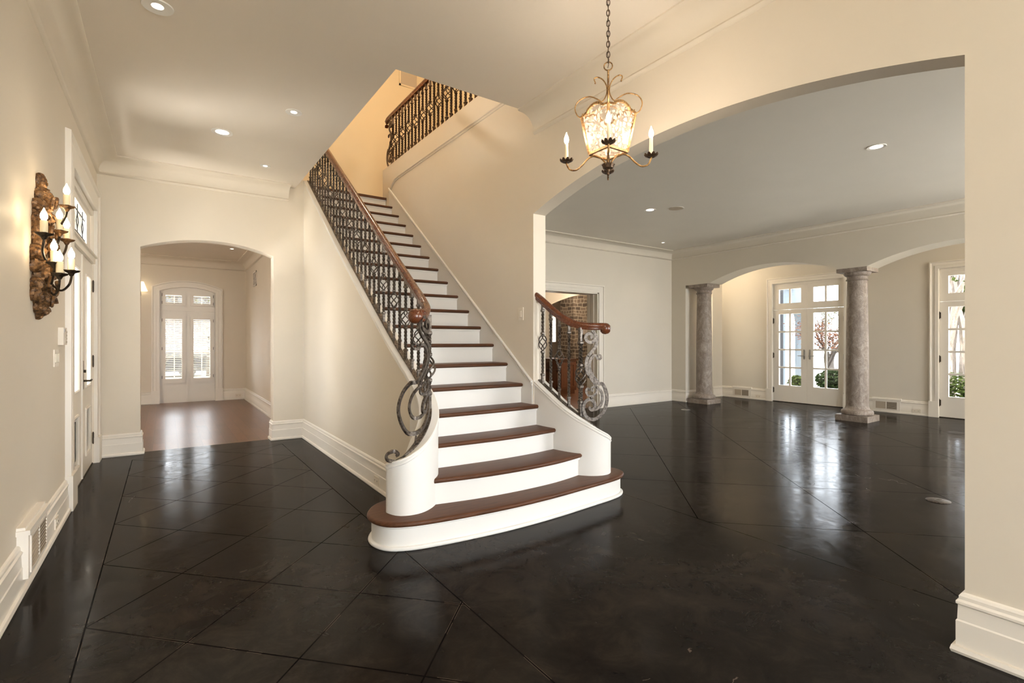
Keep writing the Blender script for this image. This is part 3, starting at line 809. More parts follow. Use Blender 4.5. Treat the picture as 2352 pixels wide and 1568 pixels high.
def spiral(c, r0, r1, a0, a1, n=28):
    return [(c[0] + (r0 + (r1 - r0) * (i / n)) * cos(a0 + (a1 - a0) * i / n), c[1] + (r0 + (r1 - r0) * (i / n)) * sin(a0 + (a1 - a0) * i / n)) for i in range(n + 1)]
def scroll_panel(mat, origin, udir, name, parent, H=.86, sc=1.0, path=None, tail=True):
    """S-scroll newel bracket in a vertical plane: u horizontal along udir, z up from origin"""
    mb = MB(); ux, uy = udir; l = math.hypot(ux, uy); ux /= l; uy /= l
    if path:
        i0 = min(range(len(path)), key=lambda i: (path[i][0] - origin[0]) ** 2 + (path[i][1] - origin[1]) ** 2)
        pp = [(origin[0], origin[1], path[i0][2])] + list(path[i0 + 1:])
        q = pp[-1]; r_ = pp[-2]; l = math.hypot(q[0] - r_[0], q[1] - r_[1])
        pp.append((q[0] + (q[0] - r_[0]) / l * .3, q[1] + (q[1] - r_[1]) / l * .3, q[2]))
    def to3(p):
        if not path: return (origin[0] + ux * p[0] * sc, origin[1] + uy * p[0] * sc, origin[2] + p[1])
        d = p[0] * sc; k = 0
        if d <= 0: return (origin[0] - ux * d * 0 + ux * d, origin[1] + uy * d, origin[2] + p[1])
        while k < len(pp) - 2:
            l = math.hypot(pp[k + 1][0] - pp[k][0], pp[k + 1][1] - pp[k][1])
            if d <= l: break
            d -= l; k += 1
        l = math.hypot(pp[k + 1][0] - pp[k][0], pp[k + 1][1] - pp[k][1]) or 1; t = d / l
        x, y_, zc = [pp[k][j] + (pp[k + 1][j] - pp[k][j]) * (t if j < 2 else min(1, t)) for j in range(3)]
        w_ = max(0, min(1, 1 - p[1] / (.55 * H)))
        return (x, y_, origin[2] + p[1] + (zc - pp[0][2]) * w_)
    nrm_ = (uy, -ux, 0)
    rect = [(1, .55), (-1, .55), (-1, -.55), (1, -.55)]
    def ribbon(pts, w=.013, taper=True):
        n = len(pts); rr = [w * (1 if not taper else (.72 + .28 * min(1, 6 * min(i, n - 1 - i) / n))) for i in range(n)]
        mb.tube([to3(p) for p in pts], rr, sect=rect, up=nrm_)
    # upper S: top curl, sweeping right, back to waist, ending in small outer curl
    top = spiral((.055, .755 / .86 * H), .014, .052, -pi * 1.2, pi * 1.02, 26)     # curl under the rail
    def cv(pts, n=8): return curve_pts(pts, n)
    z = lambda t: t * H / .86
    upper = [(p[0], p[1]) for p in spiral((.062, z(.765)), .012, .062, R(-60), R(430), 34)]
    # from curl end run round right shoulder then down to waist
    e = upper[-1]
    up2 = cv([e, (.128, z(.765)), (.120, z(.690)), (.085, z(.640)), (.045, z(.590)), (.030, z(.530)), (.040, z(.460)), (.075, z(.400)), (.115, z(.350)), (.128, z(.318))])
    ribbon(upper); ribbon(up2)
    # second scroll hugging the first, with a curl at its top right
    tc = spiral((.150, z(.590)), .010, .026, R(200), R(-190), 20)
    s2 = cv([(.126, z(.600)), (.100, z(.600)), (.068, z(.560)), (.060, z(.500)), (.080, z(.440)), (.120, z(.385)), (.150, z(.352)), (.178, z(.352)), (.208, z(.300)), (.222, z(.215)), (.195, z(.115)), (.130, z(.050)), (.075, z(.040)), (.028, z(.070)), (.005, z(.130)), (.018, z(.190)), (.060, z(.215)), (.100, z(.195)), (.108, z(.150)), (.085, z(.122)), (.062, z(.135)), (.068, z(.152))])
    ribbon(tc, .008); ribbon(s2, .0135)
    # inner crescent and twin curls
    s3 = cv([(.128, z(.318)), (.165, z(.290)), (.180, z(.230)), (.165, z(.165)), (.125, z(.130)), (.085, z(.122))]); ribbon(s3, .011)
    s4 = cv([(.128, z(.318)), (.125, z(.275)), (.090, z(.245)), (.050, z(.250)), (.030, z(.285)), (.040, z(.312)), (.058, z(.305)), (.052, z(.292))]); ribbon(s4, .009)
    s5 = cv([(.118, z(.300)), (.108, z(.325)), (.082, z(.320)), (.080, z(.295)), (.096, z(.292)), (.098, z(.305))]); ribbon(s5, .007)
    for p in ((.052, z(.600)), (.056, z(.415)), (.128, z(.318)), (.075, z(.228))):
        q = to3(p); mb.lathe([(.002, -.013), (.012, -.009), (.014, 0), (.012, .009), (.002, .013)], q, 8)
    # tail curl at the foot
    ft = cv([(.150, z(.050)), (.158, z(.000)), (.185, z(-.045)), (.225, z(-.060)), (.262, z(-.040)), (.266, z(.000)), (.240, z(.016)), (.222, z(-.002)), (.232, z(-.016))])
    if tail: ribbon(ft, .011)
    return mb.build(name, mat, parent, smooth=True, angle=50)
RAILSEC = [(-.62, -1), (.62, -1), (.80, -.62), (.72, -.40), (1.0, -.05), (.98, .38), (.72, .80), (.28, 1.0), (-.28, 1.0), (-.72, .80), (-.98, .38), (-1.0, -.05), (-.72, -.40), (-.80, -.62)]
def handrail(path, w=.030, name='handrail', parent=None, endball=None):
    mb = MB(); mb.tube(path, w, sect=RAILSEC, up=(0, 0, 1))
    return mb.build(name, M['rail'], parent, smooth=True, angle=60)
def fix_up(path): return path
# the tube frame with up=(0,0,1) keeps the section level across; order (a = side, b = up)
def shoe_rail(path, name, parent, mat, w=.018):
    mb = MB(); mb.tube(path, w, sect=[(1, .28), (-1, .28), (-1, -.28), (1, -.28)], up=(0, 0, 1)); return mb.build(name, mat, parent)

def zrail(y): return 1.775 + .728 * (y - 3.775)        # centre of rail, straight part
# left railing
RLf = thing('stair_railing', 'long wrought iron railing with mahogany handrail on the open side of the stairs', 'railing', (CX, 5.3, zcurb(5.3)))
straight = [(CX, y, zrail(y)) for y in [7.43, 6.8, 6.2, 5.6, 5.0, 4.5, 4.1, 3.85]]
bend = curve_pts([(CX, 3.85, zrail(3.85)), (1.615, 3.70, 1.722), (1.608, 3.55, 1.625), (1.585, 3.42, 1.555), (1.535, 3.31, 1.512), (1.470, 3.225, 1.495), (1.400, 3.175, 1.490)], 6)
handrail(straight[:-1] + bend, .031, 'handrail', RLf)
vol = MB()   # rolled knob under the rail end
for i in range(1):
    c_ = (1.392, 3.168, 1.470)
    vol.lathe([(.004, -.052), (.028, -.046), (.046, -.028), (.053, 0), (.046, .028), (.028, .046), (.004, .052)], c_, 20)
sp = spiral((0, 0), .050, .020, R(90), R(330), 16)
vol.tube([(1.392 + .10 * 0 + .83 * p[0] * .9 + .03, 3.168 + .0 - .5 * p[0] * .9 - .03, 1.462 + p[1] * .75) for p in sp], .016, 10)
vol.build('volute', M['rail'], RLf, smooth=True, angle=80)
shoe_rail([(p[0], p[1], p[2] + .004) for p in LP[:-1] + LH], 'shoe_plate', RLf, M['iron'], .020)
y = 3.62; i = 0
while y < 7.35:
    zb = zcurb(y) + .006; zt = zrail(y) - .026
    if y < 3.8: zt = 1.66 + (y - 3.6) * .62 - .02
    if y < 7.2: put(ME_B if i % 2 == 0 else ME_T, 'baluster', (CX, y, zb), zt - zb, RLf, rz=.3 * i)
    y += .1258; i += 1
# newel with basket + scroll
def newel(x, y_, zb, zt, parent, mat, b=1.5):
    mb = MB(); r = .0140
    mb.tube([(x, y_, zb), (x, y_, zb + .13)], r * 1.05, sect=SQ, up=(1, 0, 0)); mb.tube([(x, y_, zt - .13), (x, y_, zt)], r * 1.05, sect=SQ, up=(1, 0, 0))
    zc = (zb + zt) / 2 - .03; hb = .16
    twisted(mb, zb + .13, zc - hb / 2 - .015, r, x=x, y=y_, turns=1.6); twisted(mb, zc + hb / 2 + .015, zt - .13, r, x=x, y=y_, turns=1.6)
    for q in (zb + .13, zt - .13, zc - hb / 2 - .012, zc + hb / 2 + .012): collar(mb, q, r * 1.35, .028, x, y_)
    basket(mb, zc, hb, .043, .0075, x, y_)
    return mb.build('newel_post', mat, parent)
newel(1.552, 3.300, .80, 1.49, RLf, M['iron'])
put(ME_T, 'baluster', (1.598, 3.455, .905), 1.55 - .905, RLf)
scroll_panel(M['iron'], (1.538, 3.275, .790), (-.65, -.75), 'scroll_bracket', RLf, .700, sc=1.70, path=[p for p in LH if p[0] > 1.30])
# right railing
RRf = thing('stair_railing', 'short curved wrought iron railing with mahogany handrail at the right foot of the stairs', 'railing', (2.86, 3.35, .75))
bendr = curve_pts([(2.790, 3.700, 1.745), (2.812, 3.60, 1.675), (2.832, 3.48, 1.585), (2.852, 3.36, 1.510), (2.885, 3.25, 1.455), (2.935, 3.165, 1.432), (3.000, 3.110, 1.428), (3.075, 3.080, 1.428)], 6)
handrail(bendr, .030, 'handrail', RRf)
vol = MB(); c_ = (3.088, 3.076, 1.410)
vol.lathe([(.004, -.048), (.026, -.042), (.042, -.026), (.048, 0), (.042, .026), (.026, .042), (.004, .048)], c_, 20)
vol.tube([(3.088 - (.83 * p[0] * .9), 3.076 + .57 * p[0] * .9, 1.408 + p[1] * .75) for p in spiral((0, 0), .046, .018, R(90), R(330), 16)], .015, 10)
vol.build('volute', M['rail'], RRf, smooth=True, angle=80)
shoe_rail([(p[0], p[1], p[2] + .004) for p in RH], 'shoe_plate', RRf, M['iron'], .018)
for i, (x, y_, zb, zt) in enumerate([(2.822, 3.60, .915, 1.665), (2.832, 3.495, .857, 1.58), (2.846, 3.395, .795, 1.52), (2.866, 3.290, .735, 1.46)]):
    put(ME_B if i % 2 == 0 else ME_T, 'baluster', (x, y_, zb), zt - zb, RRf, rz=.4 * i)
newel(2.905, 3.185, .655, 1.42, RRf, M['iron'])
scroll_panel(M['iron'], (2.915, 3.168, .600), (.88, -.47), 'scroll_bracket', RRf, .830, sc=.95, tail=False)
# upper railing along the landing hall
UR = thing('stair_railing', 'dark iron railing with mahogany handrail along the upstairs hall', 'railing', (2.82, 5.6, 3.93))
XU = 2.82
handrail([(XU, 3.66, 4.72), (XU, 7.35, 4.72)] + [(XU, 7.44, 4.715), (XU, 7.50, 4.69), (XU, 7.52, 4.655), (XU, 7.50, 4.625)], .032, 'handrail', UR)
shoe_rail([(XU, 3.66, 3.935), (XU, 7.48, 3.935)], 'shoe_plate', UR, M['iron_warm'])
yy = 7.12; i = 0
while yy > 3.75:
    put(ME_BW if i % 2 == 0 else ME_TW, 'baluster', (XU, yy, 3.94), .755, UR, rz=.35 * i, f=1.25); yy -= .1165; i += 1
newel(XU, 7.25, 3.94, 4.70, UR, M['iron_warm'])
scroll_panel(M['iron_warm'], (XU, 7.27, 3.93), (0, 1), 'scroll_bracket', UR, .76, sc=1.0)

# ---------------------------------------------------------------- back (dining) room
YW = 12.82
A = arc3(-.10, 2.36, .905, 2.36, 2.46, 16)
w = MB().prism([(-3.2, 0), (-.10, 0)] + A + [(.905, 0), (1.70, 0), (1.70, 3.4), (-3.2, 3.4)], 'y', YW, YW + .2)
struct(w.build('wall_back_room', M['wall']))
struct(MB().box((1.50, YB2, 0), (1.54, YW, 3.4)).build('wall_back_room_right', M['wall']))
struct(MB().box((-3.4, YB2, 0), (-3.2, YW + .2, 3.4)).build('wall_back_room_left', M['wall']))
struct(MB().box((-3.2, YB, 0), (XL - .2, YB2, 3.4)).build('wall_back_room_near', M['wall']))
struct(MB().box((-3.2, YB2, 3.08), (1.50, YW, 3.2)).build('ceiling', M['ceil']))
struct(MB().profile([(-3.2, YW), (1.50, YW), (1.50, YB2)], crown(3.08)).build('trim_6', M['wall'], smooth=True, angle=50))
struct(MB().profile([(-3.2, YW), (-.24, YW)], BASE).build('baseboard_back_room', M['trim'], smooth=True))
struct(MB().profile([(1.045, YW), (1.50, YW), (1.50, YB2)], BASE).build('baseboard_back_room', M['trim'], smooth=True))
# garden door with shutters
D2 = sempty('door_2', (.4, YW, 0))
casing('door_frame', 'y', YW, -.10, .905, 2.36, -1, .14, .035, parent=D2, arch=A)
mb = MB(); y0, y1 = YW + .05, YW + .10
mb.box((-.10, y0, 0), (.905, y1, .52)).box((-.10, y0, 1.77), (.905, y1, 2.115))
for x0_, x1_ in ((-.10, .0), (.29, .50), (.805, .905)): mb.box((x0_, y0, .5205), (x1_, y1, 1.7695)).box((x0_, y0, 2.1155), (x1_, y1, 2.2745))
mb.prism([(-.10, 2.275), (.905, 2.275)] + arc3(-.10, 2.36, .905, 2.36, 2.46, 12)[::-1], 'y', y0, y1)
mb.box((-.10, y0 - .025, 1.95), (.905, y0 - .0005, 2.02)).box((.385, y0 - .02, .02), (.415, y0 - .0005, 1.949))
mb.build('door_leaf', M['trim'], D2)
MB().box((-.06, YW + .07, .40), (.87, YW + .075, 2.33)).build('glass_pane', M['glass'], D2)
mn = MB()
for cx in (.155, .655):
    mn.box((cx - .009, YW + .09, .36), (cx + .009, YW + .11, 1.80)).box((cx - .009, YW + .09, 2.06), (cx + .009, YW + .11, 2.32))
    for z in (.72, 1.08, 1.44): mn.box((cx - .19, YW + .09, z - .009), (cx + .19, YW + .11, z + .009))
mn.build('muntin', M['trim'], D2)
for (u0, u1) in ((-.055, .345), (.445, .862)):
    for (z0, z1, up_) in ((.42, 1.86, 0), (2.06, 2.33, 1)):
        s_ = MB(); t_ = .055; ya, yb_ = YW - .005, YW + .03
        ex = .0 if not up_ else 0
        e_ = .09 if not up_ else .05
        s_.box((u0, ya, z0), (u0 + t_, yb_, z1)).box((u1 - t_, ya, z0), (u1, yb_, z1)).box((u0 + t_ + .0003, ya + .002, z0), (u1 - t_ - .0003, yb_ - .002, z0 + e_)).box((u0 + t_ + .0003, ya + .002, z1 - e_), (u1 - t_ - .0003, yb_ - .002, z1))
        sh = s_.build('shutter', M['trim'], D2)
        lv = MB(); z = z0 + (.11 if not up_ else .065)
        while z < z1 - (.10 if not up_ else .06):
            lv.prism([(ya + .004, z), (ya + .008, z - .003), (yb_ - .002, z + .012), (yb_ - .006, z + .015)], 'x', u0 + t_, u1 - t_); z += .038
        lv.build('louvre', M['trim'], sh, kind='stuff')
        for z in ((.55, 1.15, 1.75) if not up_ else (2.12, 2.28)):
            ue = u0 - .004 if u0 < .2 else u1 + .004
            MB().tube([(ue, ya - .004, z - .03), (ue, ya - .004, z + .03)], .005, 6).build('hinge', M['bronze'], sh)
# partial sconce beside the opening
sc = thing('wall_sconce', 'small bronze wall lamp with cream shade on the dining room window wall', 'wall lamp', (-.47, YW, 2.2))
MB().lathe([(.035, -.06), (.04, -.05), (.04, .05), (.03, .06)], (-.47, YW - .015, 2.25), 12).build('back_plate', M['bronze'], sc)
MB().tube([(-.47, YW - .02, 2.22), (-.44, YW - .09, 2.19), (-.415, YW - .10, 2.24), (-.415, YW - .10, 2.30)], .008, 6).build('arm', M['bronze'], sc, smooth=True)
MB().lathe([(.115, 0), (.05, .19)], (-.415, YW - .10, 2.33), 20).build('lamp_shade', M['shade_lit'], sc, smooth=True)

# ---------------------------------------------------------------- far room
w = MB().prism([(XA2, 0), (5.30, 0), (5.30, 2.25), (6.96, 2.25), (6.96, 0), (XBM2, 0), (XBM2, 3.4), (XA2, 3.4)], 'y', YF, YF2)
struct(w.build('wall_far_left', M['wall_far']))
D3 = sempty('door_3', (6.1, YF, 0))
casing('door_frame', 'y', YF, 5.30, 6.96, 2.25, -1, .15, .04, parent=D3)
jm = MB().box((6.935, YF - .01, 0), (6.96, YF2 + .01, 2.25)).box((5.30, YF - .01, 0), (5.325, YF2 + .01, 2.25)).box((5.30, YF - .01, 2.225), (6.96, YF2 + .01, 2.25))
jm.box((6.915, YF + .08, 0), (6.936, YF + .13, 2.22)).box((6.915, YF + .18, 0), (6.936, YF + .22, 2.22))
jm.build('door_jamb', M['trim'], D3)
MB().box((6.928, YF + .14, .90), (6.935, YF + .16, 1.05)).build('latch', M['bronze'], D3)
casing('door_frame', 'y', YF2, 5.30, 6.96, 2.25, 1, .13, .03, parent=D3)
# beam with arches
A1 = arc3(3.79, 2.50, 6.19, 2.50, 2.745, 28); A2 = arc3(.98, 2.50, 3.38, 2.50, 2.745, 28)
poly = [(YF + .05, 0), (6.77, 0), (6.77, 2.50)] + A1[::-1] + A2[::-1] + [(.5, 2.5), (.5, 0), (.2, 0), (.2, 2.5), (-3.2, 2.5), (-3.2, 3.4), (YF + .05, 3.4)]
struct(MB().prism(poly, 'x', XBM, XBM2).build('wall_beam', M['wall_far']))
# garden wall with two door openings
def gwall():
    mb = MB(); x0, x1 = XD, XD + .2
    mb.prism([(7.2, 0), (5.81, 0), (5.81, 2.55), (4.40, 2.55), (4.40, 0), (2.94, 0), (2.94, 2.55), (1.50, 2.55), (1.50, 0), (-3.2, 0), (-3.2, 3.4), (7.2, 3.4)], 'x', x0, x1)
    return mb
struct(gwall().build('wall_garden', M['wall_far']))
w = MB().prism([(XBM2, 0), (9.66, 0), (9.66, 2.49), (10.55, 2.49), (10.55, 0), (XD + .2, 0), (XD + .2, 3.4), (XBM2, 3.4)], 'y', 7.02, 7.22)
struct(w.build('wall_sunroom', M['wall_far']))
w = MB().box((XA2, -3.2, 0), (6.4, -3.0, 3.4)).box((9.6, -3.2, 0), (XD + .2, -3.0, 3.4)).box((6.4, -3.2, 2.8), (9.6, -3.0, 3.4)).box((6.4, -3.2, 0), (9.6, -3.0, .6))
struct(w.build('wall_far_near', M['wall_far']))
struct(MB().box((XA2, -3.2, ZF), (XD + .2, YF2, ZF + .13)).build('ceiling', M['ceil_far']))
cf = crown(ZF, .17, .15)
struct(MB().profile([(XA2, YF), (XBM, YF), (XBM, -3.0)], cf).build('trim_7', M['wall_far'], smooth=True, angle=50))
struct(MB().profile([(XA2, -3.0), (XA2, YF)], cf).build('trim_8', M['wall_far'], smooth=True, angle=50))
struct(MB().profile([(7.12, YF), (XBM, YF), (XBM, 6.77), (XBM2, 6.77)], BASE).build('baseboard_far', M['trim'], smooth=True))
struct(MB().profile([(10.55, 7.02), (XD, 7.02), (XD, 5.94)], BASE).build('baseboard_garden', M['trim'], smooth=True))
struct(MB().profile([(XD, 4.27), (XD, 3.07)], BASE).build('baseboard_garden', M['trim'], smooth=True))
struct(MB().profile([(XA2, YF), (5.15, YF)], BASE).build('baseboard_far', M['trim'], smooth=True))

def french(name, y0, y1, loc_label):
    """double garden door in the x = XD wall between y0<y1"""
    D = sempty(name, (XD, (y0 + y1) / 2, 0))
    casing('door_frame', 'x', XD, y0, y1, 2.55, -1, .125, .035, parent=D)
    xa, xb = XD + .03, XD + .085
    fr = MB().box((xa - .01, y0, 1.985), (xb, y1, 2.06)).box((xa - .01, y0, 2.50), (xb, y1, 2.55)); fr.build('transom_bar', M['trim'], D)
    ym = (y0 + y1) / 2
    for (a, b_) in ((y0, ym), (ym, y1)):
        g0, g1 = a + .12, b_ - .12; gm = (g0 + g1) / 2
        lf = MB().box((xa, a + .003, .012), (xb, g0, 1.98)).box((xa, g1, .012), (xb, b_ - .003, 1.98)).box((xa, g0, 1.89), (xb, g1, 1.98)).box((xa, g0, .012), (xb, g1, .36))
        leaf = lf.build('door_leaf', M['trim'], D)
        mn = MB().box((xa + .005, gm - .018, .36), (xb - .02, gm + .018, 1.89))
        for z in (.36 + 1.53 * i / 4 for i in (1, 2, 3)): mn.box((xa + .006, g0, z - .018), (xb - .019, g1, z + .018))
        mn.build('muntin', M['trim'], leaf)
        MB().box((xb - .03, g0, .36), (xb - .026, g1, 1.89)).build('glass_pane', M['glass'], leaf)
        sh = MB().box((xa, a + .003, 2.06), (xb, g0, 2.50)).box((xa, g1, 2.06), (xb, b_ - .003, 2.50)).box((xa, g0, 2.06), (xb, g1, 2.12)).box((xa, g0, 2.42), (xb, g1, 2.50)).box((xa + .005, gm - .018, 2.12), (xb - .02, gm + .018, 2.42))
        sash = sh.build('transom_sash', M['trim'], D)
        MB().box((xb - .03, g0, 2.12), (xb - .026, g1, 2.42)).build('glass_pane', M['glass'], sash)
        s_ = ym + (.055 if a == ym else -.055)
        hp = MB().slab([(s_ + .018 * cos(t), 1.03 + (.085 if sin(t) > 0 else -.085) + .018 * sin(t)) for t in [2 * pi * i / 16 for i in range(16)]], 0, .010, .003)
        hp.v = [(xa - z_, x_, y_) for x_, y_, z_ in hp.v]
        ho = hp.build('door_handle', M['chrome'], leaf, smooth=True)
        sg = 1 if a == ym else -1
        MB().tube([(xa, s_, 1.0), (xa - .05, s_, 1.0), (xa - .055, s_ + sg * .02, 1.0), (xa - .052, s_ + sg * .11, 1.0)], .008, 8).build('lever', M['chrome'], ho, smooth=True)
    for z in (.25, 1.0, 1.75):
        for ye in (y0 + .002, y1 - .002): hinge(D, (xa - .006, ye, z), 'x', M['bronze'])
    MB().box((xa - .02, y0, -.001), (XD + .2, y1, .010)).build('threshold', M['groove'], D)
    return D
french('door_4', 4.40, 5.81, '')
french('door_5', 1.50, 2.94, '')
# window in the sunroom end wall
W1 = sempty('window_1', (10.1, 7.12, 1.2))
MB().box((9.66, 7.10, 2.36), (10.55, 7.18, 2.49)).build('valance', wood('dark_mahogany_valance', (.05, .008, .005), (.09, .015, .01)), W1)
wf = MB().box((9.66, 7.14, .25), (9.72, 7.20, 2.36)).box((10.49, 7.14, .25), (10.55, 7.20, 2.36)).box((9.66, 7.14, .02), (10.55, 7.20, .33)).box((10.07, 7.14, .3), (10.13, 7.20, 2.36))
wf.build('window_frame', M['trim'], W1)
lv = MB(); z = .36
while z < 2.34:
    lv.prism([(7.15, z), (7.153, z - .003), (7.185, z + .010), (7.182, z + .013)], 'x', 9.72, 10.49); z += .045
lv.build('louvre', M['trim'], W1, kind='stuff')

# stone columns
def column(x, y_, label):
    t = thing('stone_column', label, 'column', (x, y_, 0))
    c0 = (x, y_, 0)
    MB().box((x - .235, y_ - .235, 0), (x + .235, y_ + .235, .095)).build('plinth', M['stone'], t)
    pr = [(.05, .095), (.20, .095), (.222, .105), (.230, .135), (.220, .165), (.195, .180), (.178, .187), (.168, .205), (.162, .235)]
    MB().lathe(pr + [(.05, .235)], c0, 40).build('base', M['stone'], t, smooth=True, angle=50)
    sh = [(.05, .235), (.160, .235), (.1615, .6), (.160, 1.0), (.155, 1.5), (.147, 2.0), (.141, 2.30), (.05, 2.30)]
    MB().lathe(sh, c0, 40).build('shaft', M['stone'], t, smooth=True, angle=50)
    ca = [(.05, 2.30), (.141, 2.30), (.156, 2.305), (.160, 2.315), (.154, 2.328), (.143, 2.332), (.145, 2.372), (.160, 2.378), (.178, 2.392), (.192, 2.415), (.196, 2.435), (.05, 2.435)]
    cp = MB().lathe(ca, c0, 40); cp.box((x - .222, y_ - .222, 2.435), (x + .222, y_ + .222, 2.4995))
    cp.build('capital', M['stone'], t, smooth=True, angle=45)
    return t
column(XBM + .22, 6.47, 'taupe limestone column standing against the wall stub, farther of the two')
column(XBM + .22, 3.60, 'taupe limestone column standing free beside the glazed garden doors, nearer of the two')

# ---------------------------------------------------------------- living room beyond
A = arc3(7.15, 2.02, 11.3, 2.02, 2.53, 24)
w = MB().prism([(XA, 0), (7.15, 0)] + A + [(11.3, 0), (13.5, 0), (13.5, 3.4), (XA, 3.4)], 'y', 9.20, 9.35)
struct(w.build('wall_living_room', M['wall']))
w = MB().box((XA, 12.5, 0), (10.05, 12.7, 3.4)).box((10.32, 12.5, 0), (13.5, 12.7, 3.4)).box((10.05, 12.5, 0), (10.32, 12.7, 1.28)).box((10.05, 12.5, 2.12), (10.32, 12.7, 3.4))
struct(w.build('wall_living_room_end', M['wall']))
struct(MB().box((13.5, YF2 + 1.0, 0), (13.6, 12.7, 3.4)).build('wall_living_room_right', M['wall']))
struct(MB().box((XA, YF2, 0), (XA + .1, 12.5, 3.4)).build('wall_living_room_left', M['wall']))
struct(MB().prism([(XA, YF2), (XBM2, YF2), (XBM2, YF2 + 1.2), (13.6, YF2 + 1.2), (13.6, 12.7), (XA, 12.7)], 'z', 3.2, 3.3).build('ceiling', M['ceil']))
struct(MB().prism([(XBM2, YF2), (XBM2 + .1, YF2), (XBM2 + .1, YF2 + 1.1), (13.5, YF2 + 1.1), (13.5, YF2 + 1.2), (XBM2, YF2 + 1.2)], 'z', 0, 3.4).build('wall_living_room_near', M['wall']))
W2 = sempty('window_2', (10.18, 12.5, 1.7))
wf = MB().box((10.03, 12.47, 1.25), (10.06, 12.52, 2.15)).box((10.31, 12.47, 1.25), (10.34, 12.52, 2.15)).box((10.03, 12.47, 2.11), (10.34, 12.52, 2.15)).box((10.03, 12.47, 1.25), (10.34, 12.52, 1.29)).box((10.175, 12.50, 1.28), (10.195, 12.53, 2.12))
wf.build('window_frame', M['trim'], W2)
lv = MB(); z = 1.31
while z < 2.1: lv.box((10.06, 12.52, z), (10.31, 12.53, z + .012)); z += .055
lv.build('louvre', M['trim'], W2, kind='stuff')
# fireplace
FP = thing('stone_fireplace', 'stacked fieldstone chimney and fireplace with black firebox in the room beyond', 'fireplace', (10.8, 11.3, 0))
fp = MB().prism([(9.76, 0), (10.44, 0), (10.44, 1.13), (11.5, 1.13), (11.5, 0), (12.1, 0), (12.1, 3.19), (9.76, 3.19)], 'y', 11.0, 11.6)
fp.build('chimney_breast', M['ashlar'], FP)
MB().box((10.44, 11.25, .0), (11.5, 11.55, 1.13)).build('firebox', M['black'], FP)
MB().box((10.0, 10.62, 0), (12.0, 11.0, .19)).build('hearth', M['ashlar'], FP)
MB().box((9.95, 10.93, 1.50), (12.0, 11.0, 1.66)).box((10.2, 10.95, 1.33), (10.6, 11.0, 1.50)).build('mantel', M['stone'], FP)
gr = MB()
for i in range(9):
    xx = 10.52 + i * .11; gr.tube([(xx, 11.10, .2), (xx, 11.08, .6), (xx + .03, 11.07, .85)], .010, 6)
gr.tube([(10.48, 11.09, .25), (11.46, 11.09, .25)], .012, 6).tube([(10.48, 11.07, .85), (11.0, 11.07, 1.0), (11.46, 11.07, .85)], .012, 6)
gr.build('fire_screen', M['black'], FP)
# cabinet
CB = thing('wooden_cabinet', 'cherry wood panelled cabinet standing on the plank floor beyond the doorway', 'cabinet', (8.15, 9.95, 0))
MB().box((7.90, 9.42, .09), (8.45, 10.6, .83)).build('body', M['cab'], CB)
MB().box((7.93, 9.45, 0), (8.42, 10.57, .09)).build('plinth', M['cab'], CB)
MB().box((7.86, 9.38, .83), (8.49, 10.64, .87)).build('worktop', M['tread'], CB)
MB().box((7.95, 9.405, .14), (8.40, 9.42, .20)).box((7.95, 9.405, .72), (8.40, 9.42, .78)).box((7.95, 9.405, .2), (8.0, 9.42, .72)).box((8.35, 9.405, .2), (8.40, 9.42, .72)).build('side_panel', M['cab'], CB)
for i in range(3):
    a = 9.46 + i * .38
    d_ = MB().box((7.882, a, .14), (7.90, a + .35, .60)).box((7.872, a, .14), (7.884, a + .05, .60)).box((7.872, a + .30, .14), (7.884, a + .35, .60)).box((7.872, a, .14), (7.884, a + .35, .20)).box((7.872, a, .54), (7.884, a + .35, .60)).build('door', M['cab'], CB)
    dr = MB().box((7.880, a, .63), (7.90, a + .35, .79)).box((7.872, a + .05, .66), (7.882, a + .30, .76)).build('drawer', M['cab'], CB)
    MB().lathe([(.002, -.01), (.012, -.006), (.012, .006), (.002, .01)], (7.865, a + .175, .71), 8).build('knob', M['bronze'], dr)

# ---------------------------------------------------------------- pendant lantern
PX, PY = 2.104, 2.072
PL = thing('pendant_lantern', 'gilt metal lantern with etched glass and four candle arms hanging in front of the arch', 'chandelier', (PX, PY, 2.6))
def P3(x, y, z): return (PX + x, PY + y, z)
# chain
links = 0; z = 2.925
cm = MB()
while z < 3.33:
    pts = []
    for i in range(14):
        a = 2 * pi * i / 14; dx = .0095 * cos(a); dz = .019 * sin(a)
        pts.append(P3(dx * cos(R(45)), dx * sin(R(45)), z + dz) if links % 2 == 0 else P3(-dx * cos(R(45)) * 1, dx * sin(R(45)), z + dz))
    cm.tube(pts, .0026, 6, closed=True); z += .030; links += 1
cm.tube([P3(.004 * sin(i), .004 * cos(i), 2.88 + .015 * i) for i in range(32)], .0018, 5)
cm.build('chain', M['iron_warm'], PL, smooth=True)
MB().lathe([(.002, 0), (.012, .0), (.05, .012), (.06, .03), (.06, .035)], P3(0, 0, ZC - .036), 20).build('canopy', M['iron_warm'], PL, smooth=True)
rg = MB(); ux, uy = cos(R(-45)), sin(R(-45))
rg.tube([P3(.024 * cos(a) * ux, .024 * cos(a) * uy, 2.888 + .024 * sin(a)) for a in [2 * pi * i / 20 for i in range(20)]], .0035, 6, closed=True)
rg.build('ring', M['gold'], PL, smooth=True)
MB().tube([P3(0, 0, 2.865), P3(0, 0, 2.62)], .006, 8).build('stem', M['gold'], PL, smooth=True)
